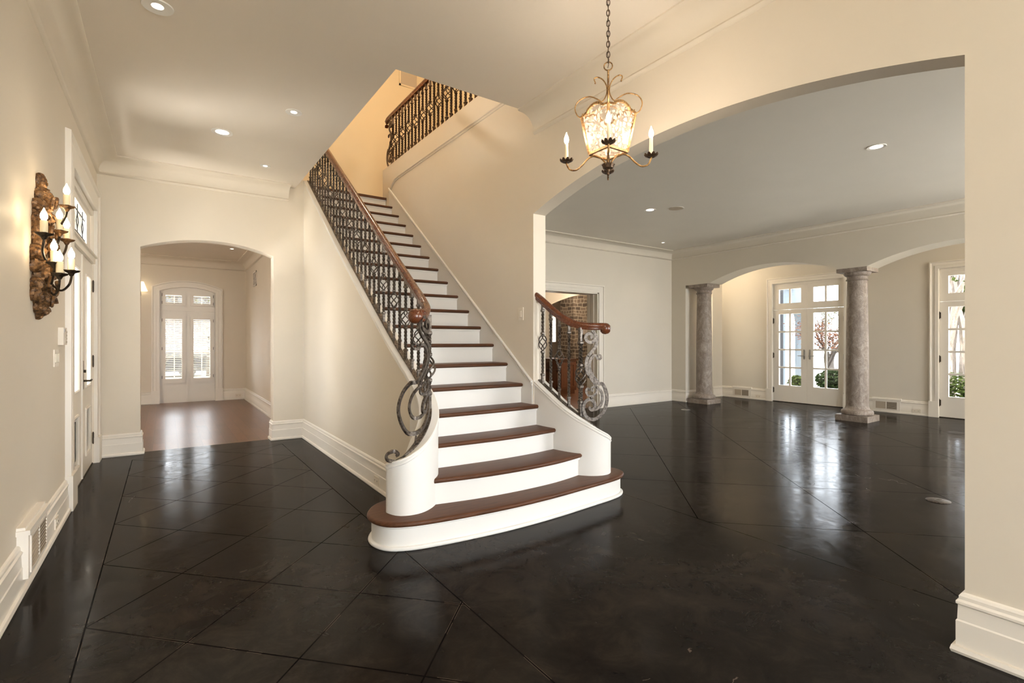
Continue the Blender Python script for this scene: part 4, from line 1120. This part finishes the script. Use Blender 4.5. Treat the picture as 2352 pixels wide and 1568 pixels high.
for q in range(4):
    a = R(45 + 90 * q); dx, dy = cos(a), sin(a); mb = MB()
    tcurl = [(r_[0], r_[1]) for r_ in spiral((.085, 2.800), .006, .016, R(200), R(-60), 14)]
    def T(p): return P3(dx * p[0], dy * p[0], p[1])
    c1 = curve_pts([(.073, 2.800), (.080, 2.822), (.060, 2.830), (.030, 2.812), (.010, 2.775), (.008, 2.735), (.022, 2.700), (.038, 2.685)], 6)
    mb.tube([T(p) for p in c1], .0036, 6); mb.lathe([(.001, -.006), (.006, 0), (.001, .006)], T((.074, 2.797)), 8)
    c2 = curve_pts([(.038, 2.685), (.065, 2.705), (.110, 2.722), (.165, 2.705), (.190, 2.665), (.180, 2.622), (.160, 2.605), (.146, 2.612), (.148, 2.626)], 6)
    mb.tube([T(p) for p in c2], .0036, 6)
    mb.build('scroll', M['gold'], PL, smooth=True)
# body frame (tapered, axis aligned): corners
zt, zb = 2.605, 2.388; ht, hb_ = .108, .076
cage = MB()
cor = [(1, 1), (-1, 1), (-1, -1), (1, -1)]
for (sx, sy) in cor: cage.tube([P3(sx * hb_, sy * hb_, zb), P3(sx * ht, sy * ht, zt)], .006, sect=SQ, up=(0, 1, 0))
for i in range(4):
    a, b_ = cor[i], cor[(i + 1) % 4]
    cage.tube([P3(a[0] * hb_, a[1] * hb_, zb), P3(b_[0] * hb_, b_[1] * hb_, zb)], .0065, sect=SQ)
    top = []
    for t, dz in ((0, 0), (.12, .004), (.22, .010), (.26, .022), (.38, .034), (.5, .038), (.62, .034), (.74, .022), (.78, .010), (.88, .004), (1, 0)):
        top.append(P3((a[0] + (b_[0] - a[0]) * t) * ht, (a[1] + (b_[1] - a[1]) * t) * ht, zt + dz))
    cage.tube(top, .0065, sect=SQ)
cage.tube([P3(-ht, -ht, zt), P3(0, 0, zt + .055), P3(ht, ht, zt)], .004, 6).tube([P3(-ht, ht, zt), P3(0, 0, zt + .055), P3(ht, -ht, zt)], .004, 6)
cg = cage.build('cage', M['gold'], PL)
for i in range(4):
    a, b_ = cor[i], cor[(i + 1) % 4]; vs = [P3(a[0] * hb_, a[1] * hb_, zb), P3(b_[0] * hb_, b_[1] * hb_, zb)]
    for t, dz in ((1, 0), (.88, .004), (.78, .010), (.74, .022), (.62, .034), (.5, .038), (.38, .034), (.26, .022), (.22, .010), (.12, .004), (0, 0)):
        vs.append(P3((a[0] + (b_[0] - a[0]) * t) * ht, (a[1] + (b_[1] - a[1]) * t) * ht, zt + dz))
    MB().add(vs, [tuple(range(len(vs)))]).build('glass_pane', M['etched'], PL, fix=False)
MB().prism([(PX - hb_, PY - hb_), (PX + hb_, PY - hb_), (PX + hb_, PY + hb_), (PX - hb_, PY + hb_)], 'z', zb - .004, zb).build('bottom_pane', M['etched'], PL)
def flame_mesh(mb, c, s=1):
    mb.lathe([(.002 * s, 0), (.007 * s, .002 * s), (.0115 * s, .012 * s), (.0125 * s, .022 * s), (.010 * s, .034 * s), (.005 * s, .046 * s), (.0012 * s, .058 * s)], c, 12)
fin = MB()
fin.lathe([(.001, 2.240), (.005, 2.247), (.003, 2.255), (.008, 2.262), (.004, 2.272), (.014, 2.290), (.017, 2.315), (.010, 2.335), (.006, 2.388)], P3(0, 0, 0), 12)
for q in range(8):
    a = 2 * pi * q / 8
    fin.tube([P3(cos(a) * .012, sin(a) * .012, 2.29), P3(cos(a) * .026, sin(a) * .026, 2.300), P3(cos(a) * .034, sin(a) * .034, 2.322), P3(cos(a) * .040, sin(a) * .040, 2.318)], [.004, .010, .008, .001], sect=[(1, .3), (-1, .3), (-1, -.3), (1, -.3)])
fin.build('finial', M['iron_warm'], PL, smooth=True)
for q in range(4):
    a = R(45 + 90 * q); dx, dy = cos(a), sin(a)
    def T(p): return P3(dx * p[0], dy * p[0], p[1])
    am = MB().tube([T(p) for p in curve_pts([(.012, 2.300), (.020, 2.335), (.045, 2.362), (.080, 2.375), (.115, 2.362), (.150, 2.325), (.185, 2.300), (.220, 2.305), (.238, 2.335), (.240, 2.352)], 6)], .0052, 8).build('candle_arm', M['gold'], PL, smooth=True)
    cx, cy, _ = T((.240, 0)); cup = MB()
    cup.lathe([(.004, -.006), (.010, -.002), (.014, .006), (.013, .012), (.003, .012)], (cx, cy, 2.352), 12)
    for p in range(9):
        b_ = 2 * pi * p / 9
        cup.tube([(cx + cos(b_) * .006, cy + sin(b_) * .006, 2.352), (cx + cos(b_) * .020, cy + sin(b_) * .020, 2.350), (cx + cos(b_) * .034, cy + sin(b_) * .034, 2.358), (cx + cos(b_) * .040, cy + sin(b_) * .040, 2.367)], [.004, .009, .010, .004], sect=[(1, .22), (-1, .22), (-1, -.22), (1, -.22)])
    cup.build('bobeche', M['iron_warm'], am, smooth=True)
    MB().lathe([(.002, 2.362), (.0105, 2.362), (.0110, 2.40), (.0100, 2.44), (.0105, 2.455), (.002, 2.457)], (cx, cy, 0), 12, wob=lambda a_, i: 1 + .07 * sin(3 * a_ + i)).build('candle', M['candle'], am, smooth=True)
    f_ = MB(); flame_mesh(f_, (cx, cy, 2.457), 1.15); f_.build('bulb', M['flame'], am, smooth=True)
    lamp('POINT', 'chandelier_lamp', (cx, cy, 2.50), 3.6, (1, .85, .70), .03)
# inner candle cluster
f_ = MB(); flame_mesh(f_, P3(0, 0, 2.455), 1.15); ib = f_.build('bulb', M['flame'], PL, smooth=True)
MB().lathe([(.002, 2.39), (.011, 2.39), (.011, 2.455), (.002, 2.456)], P3(0, 0, 0), 12).build('candle', M['candle'], PL)
lamp('POINT', 'chandelier_lamp', P3(0, 0, 2.53), 1.1, (1, .86, .70), .02)

# ---------------------------------------------------------------- carved candelabra sconce
SC = thing('wall_sconce', 'carved gilt wood wall sconce with seven lit candle bulbs beside the front door', 'wall lamp', (XL, 4.02, 1.9))
rnd = random.Random(3)
# carved back: spine of rough lobes
bk = MB()
def lobe(y_, z, ry, rz_, rx_, tilt=0, n=22):
    vs = []; fs = []; rings = 15; ry *= .92; rz_ *= .95
    for i in range(rings):
        th = -pi / 2 + pi * i / (rings - 1)
        for k in range(n):
            a = 2 * pi * k / n; rr = max(.03, cos(th)) * (1 + .16 * sin(5 * a + .9 * i + 9 * z) + .10 * sin(9 * a - 1.7 * i + 31 * y_))
            yy_ = ry * rr * cos(a); xx_ = rx_ * rr * sin(a); zz_ = rz_ * sin(th)
            vs.append((XL + rx_ * .55 + xx_, y_ + yy_ * cos(tilt) - zz_ * sin(tilt), z + yy_ * sin(tilt) + zz_ * cos(tilt)))
    for i in range(rings - 1):
        for k in range(n): fs.append((i * n + k, i * n + (k + 1) % n, (i + 1) * n + (k + 1) % n, (i + 1) * n + k))
    fs += [tuple(range(n))[::-1], tuple(range((rings - 1) * n, rings * n))]
    bk.add(vs, fs)
Y0 = 4.03
for (dy, z, ry, rz_, rx_, ti) in [
    (.02, 2.245, .030, .060, .030, .1), (.015, 2.175, .045, .045, .045, -.2), (-.015, 2.150, .030, .045, .035, .5), (.02, 2.105, .050, .060, .050, 0), (.05, 2.09, .028, .045, .035, -.5),
    (-.075, 2.085, .038, .050, .040, .3), (-.065, 2.03, .050, .060, .045, 0), (.02, 2.03, .055, .06, .055, 0), (.085, 2.00, .035, .06, .035, -.4),
    (-.095, 1.96, .035, .095, .040, 0), (.09, 1.93, .035, .07, .035, .3), (0, 1.95, .07, .09, .040, 0), (-.09, 1.87, .040, .06, .04, .2), (.08, 1.87, .035, .05, .04, -.3),
    (-.12, 1.80, .050, .065, .045, .4), (-.04, 1.80, .055, .08, .055, -.2), (.06, 1.80, .055, .075, .05, .2), (.125, 1.80, .035, .06, .035, -.5),
    (-.13, 1.74, .035, .05, .04, -.3), (0, 1.72, .075, .075, .060, 0), (.09, 1.71, .045, .06, .045, .4), (-.07, 1.68, .045, .055, .05, 0),
    (-.12, 1.62, .040, .055, .04, .5), (-.13, 1.575, .035, .05, .035, 0), (0, 1.62, .06, .09, .05, 0), (.075, 1.63, .035, .055, .04, -.2), (.06, 1.58, .035, .05, .04, -.6),
    (-.06, 1.555, .045, .05, .045, .2), (.02, 1.54, .045, .055, .045, -.3), (-.05, 1.50, .035, .040, .035, 0), (.0, 1.485, .04, .04, .04, 0), (.04, 1.50, .03, .035, .03, -.3), (.0, 1.455, .022, .028, .022, 0)]:
    lobe(Y0 + dy, z, ry, rz_, rx_, ti)
def leafcurl(c, r_, a0, a1, thick=.011, out=.075):
    pts = [(XL + out - .02 * i / 18, Y0 + p[0], p[1]) for i, p in enumerate(spiral(c, r_, r_ * .25, a0, a1, 18))]
    bk.tube(pts, [thick * (1 - .5 * i / 18) for i in range(19)], 7)
for c, r_, a0, a1 in [((-.07, 1.83), .055, R(100), R(420)), ((.07, 1.83), .055, R(80), R(-240)), ((-.09, 1.62), .05, R(90), R(430)), ((.08, 1.61), .05, R(90), R(-250)), ((-.03, 2.11), .035, R(90), R(400)), ((.05, 2.13), .035, R(90), R(-220)), ((0, 1.53), .04, R(0), R(400)), ((-.06, 1.94), .04, R(120), R(440)), ((.07, 1.95), .04, R(60), R(-240)), ((-.02, 1.72), .035, R(120), R(480)), ((.04, 1.70), .03, R(60), R(-240))]:
    leafcurl(c, r_, a0, a1, .013, .085)
bk.build('carved_back', M['giltwood'], SC, smooth=True, angle=35)
cups = [(-.553, 3.72, 1.880, 0), (-.520, 4.00, 1.955, 1), (-.503, 4.12, 1.925, 1), (-.520, 3.82, 1.742, 0), (-.494, 3.80, 1.680, 0), (-.455, 3.90, 1.712, 0), (-.487, 3.99, 2.105, 1)]
cups[0] = (-.530, 3.60, 1.868, 0)
for i, (cx, cy, cz, k) in enumerate(cups):
    am = MB(); yy_ = Y0 + (-.04 if cy < 3.9 else .02)
    zs = cz - .06 if cz < 1.8 else cz - .02
    pts = curve_pts([(XL + .06, yy_, zs + .0), (XL + .06 + (cx - XL - .06) * .5, (yy_ + cy) / 2, cz - .11), (cx - .01, cy + (.03 if cy < 3.9 else -.02), cz - .085), (cx, cy, cz - .035), (cx, cy, cz)], 6)
    am.tube(pts, .006, 8); ao = am.build('candle_arm', M['bronze'], SC, smooth=True)
    cu = MB().lathe([(.002, -.030), (.008, -.028), (.016, -.012), (.030, -.004), (.036, .004), (.034, .007), (.015, .004), (.002, .004)], (cx, cy, cz), 20, wob=lambda a_, q: 1 + (.16 * cos(5 * a_) if q > 2 else .05 * cos(7 * a_)))
    cu.build('candle_cup', M['giltwood'] if k else M['bronze'], ao, smooth=True)
    MB().lathe([(.002, .004), (.0165, .004), (.0165, .070), (.014, .073), (.002, .073)], (cx, cy, cz), 14).build('candle', M['candle'], ao, smooth=True)
    f_ = MB(); flame_mesh(f_, (cx, cy, cz + .073), 1.15)
    f_.v = [(cx + (x - cx) * 1.15, cy + (y_ - cy) * 1.15, z) for x, y_, z in f_.v]
    f_.build('bulb', M['flame'], ao, smooth=True)
    lamp('POINT', 'sconce_lamp', (cx + .01, cy, cz + .11), .24, (1, .76, .50), .03)

# ---------------------------------------------------------------- ceiling fixtures
def downlight(x, y_, z, r, label, inner=.62, power=0, grp='recessed ceiling lights', tilt=0, spot=100):
    t = thing('ceiling_light', label, 'ceiling light', (x, y_, z), grp)
    MB().lathe([(r * inner, -.001), (r * .97, -.007), (r, -.003), (r, 0), (r * inner, 0)], (x, y_, z), 28).build('trim_ring', M['white'], t, smooth=True)
    MB().lathe([(.002, -.0015), (r * inner, -.0015), (r * inner * .98, -.0005), (.002, -.0005)], (x, y_, z), 24).build('lens', M['down'], t)
    if power: lamp('SPOT', 'downlight_lamp', (x, y_, z - .02), power, (1, .84, .64), .04, (0, 0, 0), spot=R(spot), blend=.8)
    return t
downlight(-.04, 3.78, ZC, .085, 'white eyeball ceiling light nearest the left wall crown', .38, 8)
downlight(.46, 5.69, ZC, .095, 'largest bright recessed ceiling light over the black hall floor', .62, 30)
downlight(.95, 4.83, ZC, .070, 'small eyeball ceiling light beside the stairwell opening', .38, 8)
downlight(.965, 6.50, ZC, .055, 'small ceiling light close to the hall back wall crown', .4, 10)
downlight(.46, 1.2, ZC, .095, 'recessed fill light added above the viewer outside the picture', .62, 20)  # this one and the next are added out of view to light the hall
downlight(1.3, -1.8, ZC, .095, 'recessed fill light added behind the viewer outside the picture', .62, 20)
downlight(5.976, 5.022, ZF, .085, 'recessed light beside the round speaker in the grey ceiling', .66, 10)
downlight(5.924, 2.092, ZF, .085, 'recessed light alone in the grey ceiling, nearest the right edge', .66, 10)
downlight(8.165, 6.534, ZF, .04, 'tiny recessed light in the far corner of the grey ceiling', .6, 8)
downlight(1.05, 11.0, 3.08, .045, 'tiny recessed light in the dining room ceiling', .6, 0)
sp_ = thing('ceiling_speaker', 'round flush speaker grille in the grey ceiling', 'speaker', (6.22, 4.75, ZF))
MB().lathe([(.10, -.001), (.115, -.006), (.12, 0), (.10, 0)], (6.22, 4.75, ZF), 28).build('rim', M['ceil_far'], sp_, smooth=True)
MB().lathe([(.002, -.004), (.10, -.004), (.10, 0), (.002, 0)], (6.22, 4.75, ZF), 28).build('grille', M['grille'], sp_)

# ---------------------------------------------------------------- small wall fittings
def vent_x(x, sgn, y0, y1, z0, z1, label, off=.045, dark_half=1):
    """register grille in a baseboard on an x wall, sgn = direction faced"""
    t = thing('floor_register', label, 'vent', (x, (y0 + y1) / 2, z0)); f = x + sgn * off
    MB().box((x, y0 - .05, z0 - .03), (f, y1 + .05, z1 + .03)).box((x, y0 - .07, z1 + .03), (f + sgn * .010, y1 + .07, z1 + .055)).box((x, y0 - .06, z1 + .055), (f - sgn * .01, y1 + .06, z1 + .07)).build('surround', M['trim'], t)
    fr = MB().box((f, y0 - .012, z0 - .012), (f + sgn * .006, y0, z1 + .012)).box((f, y1, z0 - .012), (f + sgn * .006, y1 + .012, z1 + .012)).box((f, y0, z0 - .012), (f + sgn * .006, y1, z0)).box((f, y0, z1), (f + sgn * .006, y1, z1 + .012)).box((f, (y0 + y1) / 2 - .006, z0), (f + sgn * .006, (y0 + y1) / 2 + .006, z1))
    fr.build('frame', M['trim'], t)
    ym = (y0 + y1) / 2
    MB().box((f, y0, z0), (f + sgn * .001, y1, z1)).build('backing', M['grille'], t)
    a, b_ = (y0, ym) if dark_half == 0 else (ym, y1)
    MB().box((f, a + .006, z0), (f + sgn * .0016, b_ - .006, z1)).build('damper', M['plasticd'], t)
    lv = MB(); n = 9
    for i in range(n):
        z = z0 + (z1 - z0) * (i + .5) / n; lv.box((f + sgn * .001, y0, z - .003), (f + sgn * .005, y1, z + .003))
    lv.build('slat', M['grille'], t)
    return t
vent_x(XL, 1, 3.62, 4.02, .10, .27, 'beige air register built into the left wall baseboard', .045, 2)
vent_x(XD, -1, 6.34, 6.68, .065, .195, 'pale air register in the baseboard left of the garden doors', .03, 0)
vent_x(XD, -1, 3.53, 3.86, .065, .195, 'pale air register in the baseboard right of the nearer column', .03, 0)
def plate(kind, label, cat, c, ax, sgn, w_, h_, off=.0, gangs=1):
    t = thing(kind, label, cat, c); x, y_, z = c; d = .007
    def B(u0, z0, u1, z1, h0, h1):
        return MB().box((x + sgn * h0, y_ + u0, z + z0), (x + sgn * h1, y_ + u1, z + z1)) if ax == 'x' else MB().box((x + u0, y_ + sgn * h0, z + z0), (x + u1, y_ + sgn * h1, z + z1))
    B(-w_ / 2, -h_ / 2, w_ / 2, h_ / 2, 0, d).build('plate', M['plastic'], t)
    if 'switch' in kind:
        for g in range(gangs):
            u = -w_ / 2 + w_ * (g + .5) / gangs
            B(u - .017, -.034, u + .017, .034, d, d + .001).build('slot', M['grille'], t)
            B(u - .013, -.030, u + .013, .030, d, d + .006).build('rocker', M['plastic'], t)
    else:
        for u in (-.028, .028):
            s_ = B(u - .016, -.014, u + .016, .014, d, d + .002).build('socket', M['plastic'], t)
            B(u - .007, -.006, u - .004, .006, d + .002, d + .003).build('slot', M['plasticd'], s_); B(u + .004, -.006, u + .007, .006, d + .002, d + .003).build('slot', M['plasticd'], s_)
    return t
plate('outlet', 'ivory outlet on the left wall baseboard between register and front door', 'outlet', (XL + .024, 4.52, .085), 'x', 1, .115, .07)
plate('outlet', 'ivory outlet in the garden wall baseboard left of the glazed doors', 'outlet', (XD - .024, 6.12, .075), 'x', -1, .115, .07)
plate('outlet', 'ivory outlet in the garden wall baseboard near the right doors', 'outlet', (XD - .024, 3.24, .075), 'x', -1, .115, .07)
plate('outlet', 'white outlet on the baseboard below the open side of the stairs', 'outlet', (1.55 - .024, 4.30, .082), 'x', -1, .115, .07)
plate('outlet', 'ivory outlet on the dining room baseboard in the corner', 'outlet', (1.35, YW - .024, .09), 'y', -1, .115, .07)
plate('switch_plate', 'white three-gang switch plate on the left wall under the keypad', 'switch', (XL, 4.68, 1.185), 'x', 1, .165, .118, gangs=3)
plate('switch_plate', 'single white switch plate on the wall right of the stairs', 'switch', (XA, 3.84, 1.56), 'x', -1, .075, .118, gangs=1)
KP = thing('alarm_keypad', 'beige alarm keypad box on the left wall above the switch plate', 'keypad', (XL, 4.85, 1.335))
MB().box((XL, 4.78, 1.275), (XL + .030, 4.93, 1.40)).build('housing', M['plastic'], KP)
MB().box((XL + .030, 4.80, 1.365), (XL + .032, 4.86, 1.390)).build('display', M['chrome'], KP)
kk = MB()
for i in range(3):
    for j in range(4): kk.box((XL + .030, 4.868 + .019 * i, 1.288 + .024 * j), (XL + .033, 4.882 + .019 * i, 1.304 + .024 * j))
kk.build('buttons', M['grille'], KP)
# high wall grilles
def wgrille(label, mk, n=8):
    pass
g1 = thing('wall_vent', 'small white return air grille high on the dining room side wall', 'vent', (1.50, 11.55, 2.55))
gm = MB().box((1.485, 11.15, 2.42), (1.50, 11.18, 2.72)).box((1.485, 11.52, 2.42), (1.50, 11.55, 2.72)).box((1.485, 11.15, 2.42), (1.50, 11.55, 2.45)).box((1.485, 11.15, 2.69), (1.50, 11.55, 2.72)).box((1.485, 11.335, 2.42), (1.50, 11.365, 2.72))
gm.build('frame', M['trim'], g1)
MB().box((1.496, 11.18, 2.45), (1.4995, 11.52, 2.69)).build('backing', M['plasticd'], g1)
ls = MB()
for i in range(9): ls.box((1.488, 11.18, 2.458 + .026 * i), (1.496, 11.52, 2.466 + .026 * i))
ls.build('slat', M['trim'], g1)
g2 = thing('wall_vent', 'square air grille high on the ochre stairwell wall', 'vent', (3.55, 8.35, 5.95))
MB().box((3.36, 8.335, 5.78), (3.39, 8.35, 6.14)).box((3.69, 8.335, 5.78), (3.72, 8.35, 6.14)).box((3.36, 8.335, 5.78), (3.72, 8.35, 5.81)).box((3.36, 8.335, 6.11), (3.72, 8.35, 6.14)).build('frame', M['yellow'], g2)
MB().box((3.39, 8.343, 5.81), (3.69, 8.3495, 6.11)).build('backing', M['grille'], g2)
# floor boxes
def fbox(x, y_, r, label, mat='chrome'):
    t = thing('floor_outlet', label, 'floor outlet', (x, y_, 0), 'round floor outlets')
    MB().lathe([(.002, 0), (r, 0), (r, .004), (r * .9, .007), (.002, .007)], (x, y_, 0), 28).build('cover', M[mat], t, smooth=True, angle=30)
    MB().box((x - r * .6, y_ - .012, .007), (x - r * .08, y_ + .012, .0085)).box((x + r * .08, y_ - .012, .007), (x + r * .6, y_ + .012, .0085)).build('slot', M['plasticd'], t)
fbox(5.19, 1.40, .082, 'round metal floor outlet set in the black floor near the right edge', 'iron')
fbox(8.145, 5.99, .085, 'round metal floor outlet in the black floor before the farther column')

# ---------------------------------------------------------------- outside
struct(MB().box((-60, -60, -.4), (80, 80, -.101)).build('ground', M['earth']))
struct(MB().box((XD + .2, -4, -.1), (13.2, 9.8, -.03)).build('terrace', M['paving']))
def leaves(mb, c, r, n, size, rr, flat=1.0):
    for _ in range(n):
        while True:
            p = (rr.uniform(-1, 1), rr.uniform(-1, 1), rr.uniform(-1, 1))
            if p[0] ** 2 + p[1] ** 2 + p[2] ** 2 < 1: break
        q = (c[0] + p[0] * r[0], c[1] + p[1] * r[1], c[2] + p[2] * r[2]); s_ = size * rr.uniform(.6, 1.3)
        a = rr.uniform(0, 2 * pi); b_ = rr.uniform(-1, 1)
        u = (cos(a) * s_, sin(a) * s_, b_ * s_ * .6); v = (-sin(a) * s_ * .5, cos(a) * s_ * .5, rr.uniform(-.6, .6) * s_)
        mb.add([(q[0] - u[0], q[1] - u[1], q[2] - u[2]), (q[0] + v[0], q[1] + v[1], q[2] + v[2]), (q[0] + u[0], q[1] + u[1], q[2] + u[2]), (q[0] - v[0], q[1] - v[1], q[2] - v[2])], [(0, 1, 2, 3)])
def tree(x, y_, h, label, seed, bark, leaf, spread=.5, r0=.12, depth=5, nleaf=5, lsize=.05, low=.35, stems=1):
    rr = random.Random(seed); t = thing('garden_tree', label, 'tree', (x, y_, -.1))
    wd = MB(); lf = MB()
    def br(p, d, l, r, k):
        n = 4; pts = [p]; q = p
        for i in range(n):
            d = (d[0] + rr.uniform(-.18, .18), d[1] + rr.uniform(-.18, .18), d[2] + rr.uniform(-.08, .14)); m = sqrt(sum(v * v for v in d)); d = tuple(v / m for v in d)
            q = tuple(q[j] + d[j] * l / n for j in range(3)); pts.append(q)
        wd.tube(pts, [r * (1 - .45 * i / n) for i in range(n + 1)], 6 if k > 2 else 4)
        if k <= 1 and nleaf: leaves(lf, q, (.28, .28, .22), nleaf, lsize, rr)
        if k == 0: return
        for _ in range(3 if k > 2 else 3):
            a = rr.uniform(0, 2 * pi); s_ = spread * rr.uniform(.7, 1.3)
            nd = (d[0] + cos(a) * s_, d[1] + sin(a) * s_, d[2] + rr.uniform(-.1, .25)); m = sqrt(sum(v * v for v in nd))
            i0 = rr.choice((2, 3, 4)); br(pts[i0], tuple(v / m for v in nd), l * rr.uniform(.6, .8), r * .55, k - 1)
    for s_ in range(stems):
        a = 2 * pi * s_ / max(1, stems); o = .22 if stems > 1 else 0
        br((x + cos(a) * o, y_ + sin(a) * o, -.11), (cos(a) * .10 * (stems > 1), sin(a) * .10 * (stems > 1), 1), h * low, r0, depth)
    wd.build('trunk', bark, t, smooth=True, fix=False)
    if lf.v: lf.build('foliage', leaf, t, fix=False, kind='stuff')
    return t
def shrub(x, y_, r, h, label, seed, leaf, n=1500, size=.05, name='shrub'):
    rr = random.Random(seed); t = thing(name, label, 'shrub', (x, y_, -.1))
    lf = MB(); leaves(lf, (x, y_, h / 2 - .05), (r, r, h / 2), n, size, rr); lf.build('foliage', leaf, t, fix=False, kind='stuff')
    st_ = MB()
    for i in range(7):
        a = i * .9; st_.tube([(x, y_, -.11), (x + cos(a) * r * .4, y_ + sin(a) * r * .4, h * .4), (x + cos(a) * r * .7, y_ + sin(a) * r * .7, h * .75)], .014, 5)
    st_.build('stem', M['bark'], t)
    return t
tree(15.5, 6.62, 3.2, 'bare spreading tree outside the glazed garden doors', 17, M['bark'], M['leaf_red'], .9, .07, 6, 3, .028, .26)
tree(20.0, 8.4, 4.6, 'pale leafy tree farthest behind the garden doors', 8, M['bark'], M['leaf_pale'], .6, .12, 5, 7, .035, .28)
shrub(14.4, 6.05, .42, .62, 'dark round shrub under the bare garden tree', 2, M['leaf_dark'], 1800)
shrub(14.2, 6.85, .26, .44, 'low bright green shrub left of the dark shrub', 3, M['leaf'], 900)
tree(13.9, 3.35, 4.5, 'pale multi-stemmed smooth-barked tree outside the right garden doors', 21, M['trunkwood'], M['leaf'], .22, .085, 3, 14, .07, .55, stems=5)
hd_ = thing('garden_hedge', 'clipped green hedge outside the right garden doors', 'hedge', (13.3, 2.9, -.1))
rr_ = random.Random(9); lf = MB(); 
for i in range(9): leaves(lf, (13.2, 1.2 + i * .42, .30), (.40, .35, .38), 600, .045, rr_)
lf.build('foliage', M['leaf'], hd_, fix=False, kind='stuff')
for i in range(4): tree(17 + (i % 2) * 2.6, -1.6 + i * 1.9, 4.6, ['dense green tree at the far end of the garden row', 'second dense green garden tree behind the hedge', 'third dense green garden tree behind the hedge', 'fourth dense green garden tree behind the hedge', 'fifth dense green garden tree behind the hedge', 'last dense green garden tree behind the hedge'][i], 30 + i, M['bark'], M['leaf'], .6, .12, 4, 60, .09, .28)
# neighbouring wing
BG = thing('house_wing', 'pale blue stucco wing with arched opening outside the garden doors', 'building', (16, 8.1, -.1))
A = arc3(15.80, 1.95, 17.0, 1.95, 2.45, 16)
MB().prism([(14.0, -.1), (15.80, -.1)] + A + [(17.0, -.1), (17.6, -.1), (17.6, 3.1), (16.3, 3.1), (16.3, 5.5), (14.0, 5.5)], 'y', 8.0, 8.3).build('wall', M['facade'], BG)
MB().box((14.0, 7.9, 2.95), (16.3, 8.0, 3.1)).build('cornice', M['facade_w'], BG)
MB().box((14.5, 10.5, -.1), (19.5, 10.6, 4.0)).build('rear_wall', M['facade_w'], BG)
PO = thing('terrace_post', 'charcoal square post beside the garden doors', 'post', (12.0, 6.33, -.1))
MB().box((11.95, 6.18, -.03), (12.11, 6.47, 3.3)).build('shaft', M['dark_frame'], PO)
MB().box((11.90, 6.14, -.03), (12.16, 6.51, .10)).build('base', M['dark_frame'], PO)
# behind dining room: brick house, trees
BH = thing('brick_house', 'red brick neighbouring house seen through the dining room shutters', 'building', (1, 30, -.1))
MB().box((-6, 30, -.1), (9, 34, 3.2)).build('wall', M['brick'], BH)
rf = MB().prism([(29.5, 3.2), (32, 4.4), (34.5, 3.2)], 'x', -6.5, 9.5); rf.build('roof', M['dark_frame'], BH)
for i in range(5):
    x = -4.5 + i * 2.7; wdw = MB().box((x, 29.93, .9), (x + 1.1, 30, 2.9)).build('window', M['facade_w'], BH); MB().box((x + .1, 29.9, 1.0), (x + 1.0, 29.93, 2.8)).build('pane', M['plasticd'], wdw)
CR = thing('parked_car', 'dark car parked outside beyond the dining room shutters', 'car', (-.6, 24, -.1))
MB().prism([(-2.9, .15), (1.5, .15), (1.5, .75), (.8, .85), (.3, 1.30), (-1.5, 1.35), (-2.2, .9), (-2.9, .8)], 'y', 23.2, 24.9).build('body', M['dark_frame'], CR)
for (x, y_) in ((-2.1, 23.2), (.7, 23.2), (-2.1, 24.9), (.7, 24.9)):
    MB().tube([(x, y_ - .1, .22), (x, y_ + .1, .22)], .31, 20).build('wheel', M['black'], CR)
tree(-.1, 17.2, 5, 'slim bare tree outside the left dining room shutter', 41, M['bark'], M['leaf_pale'], .6, .06, 5, 2, .05, .30)
tree(1.1, 18.5, 5, 'bare branching tree outside the right dining room shutter', 42, M['bark'], M['leaf'], .6, .09, 5, 3, .06, .30)
tree(.7, 22.5, 8, 'tall leafy tree in front of the brick house', 43, M['bark'], M['leaf'], .6, .13, 5, 6, .09, .30)
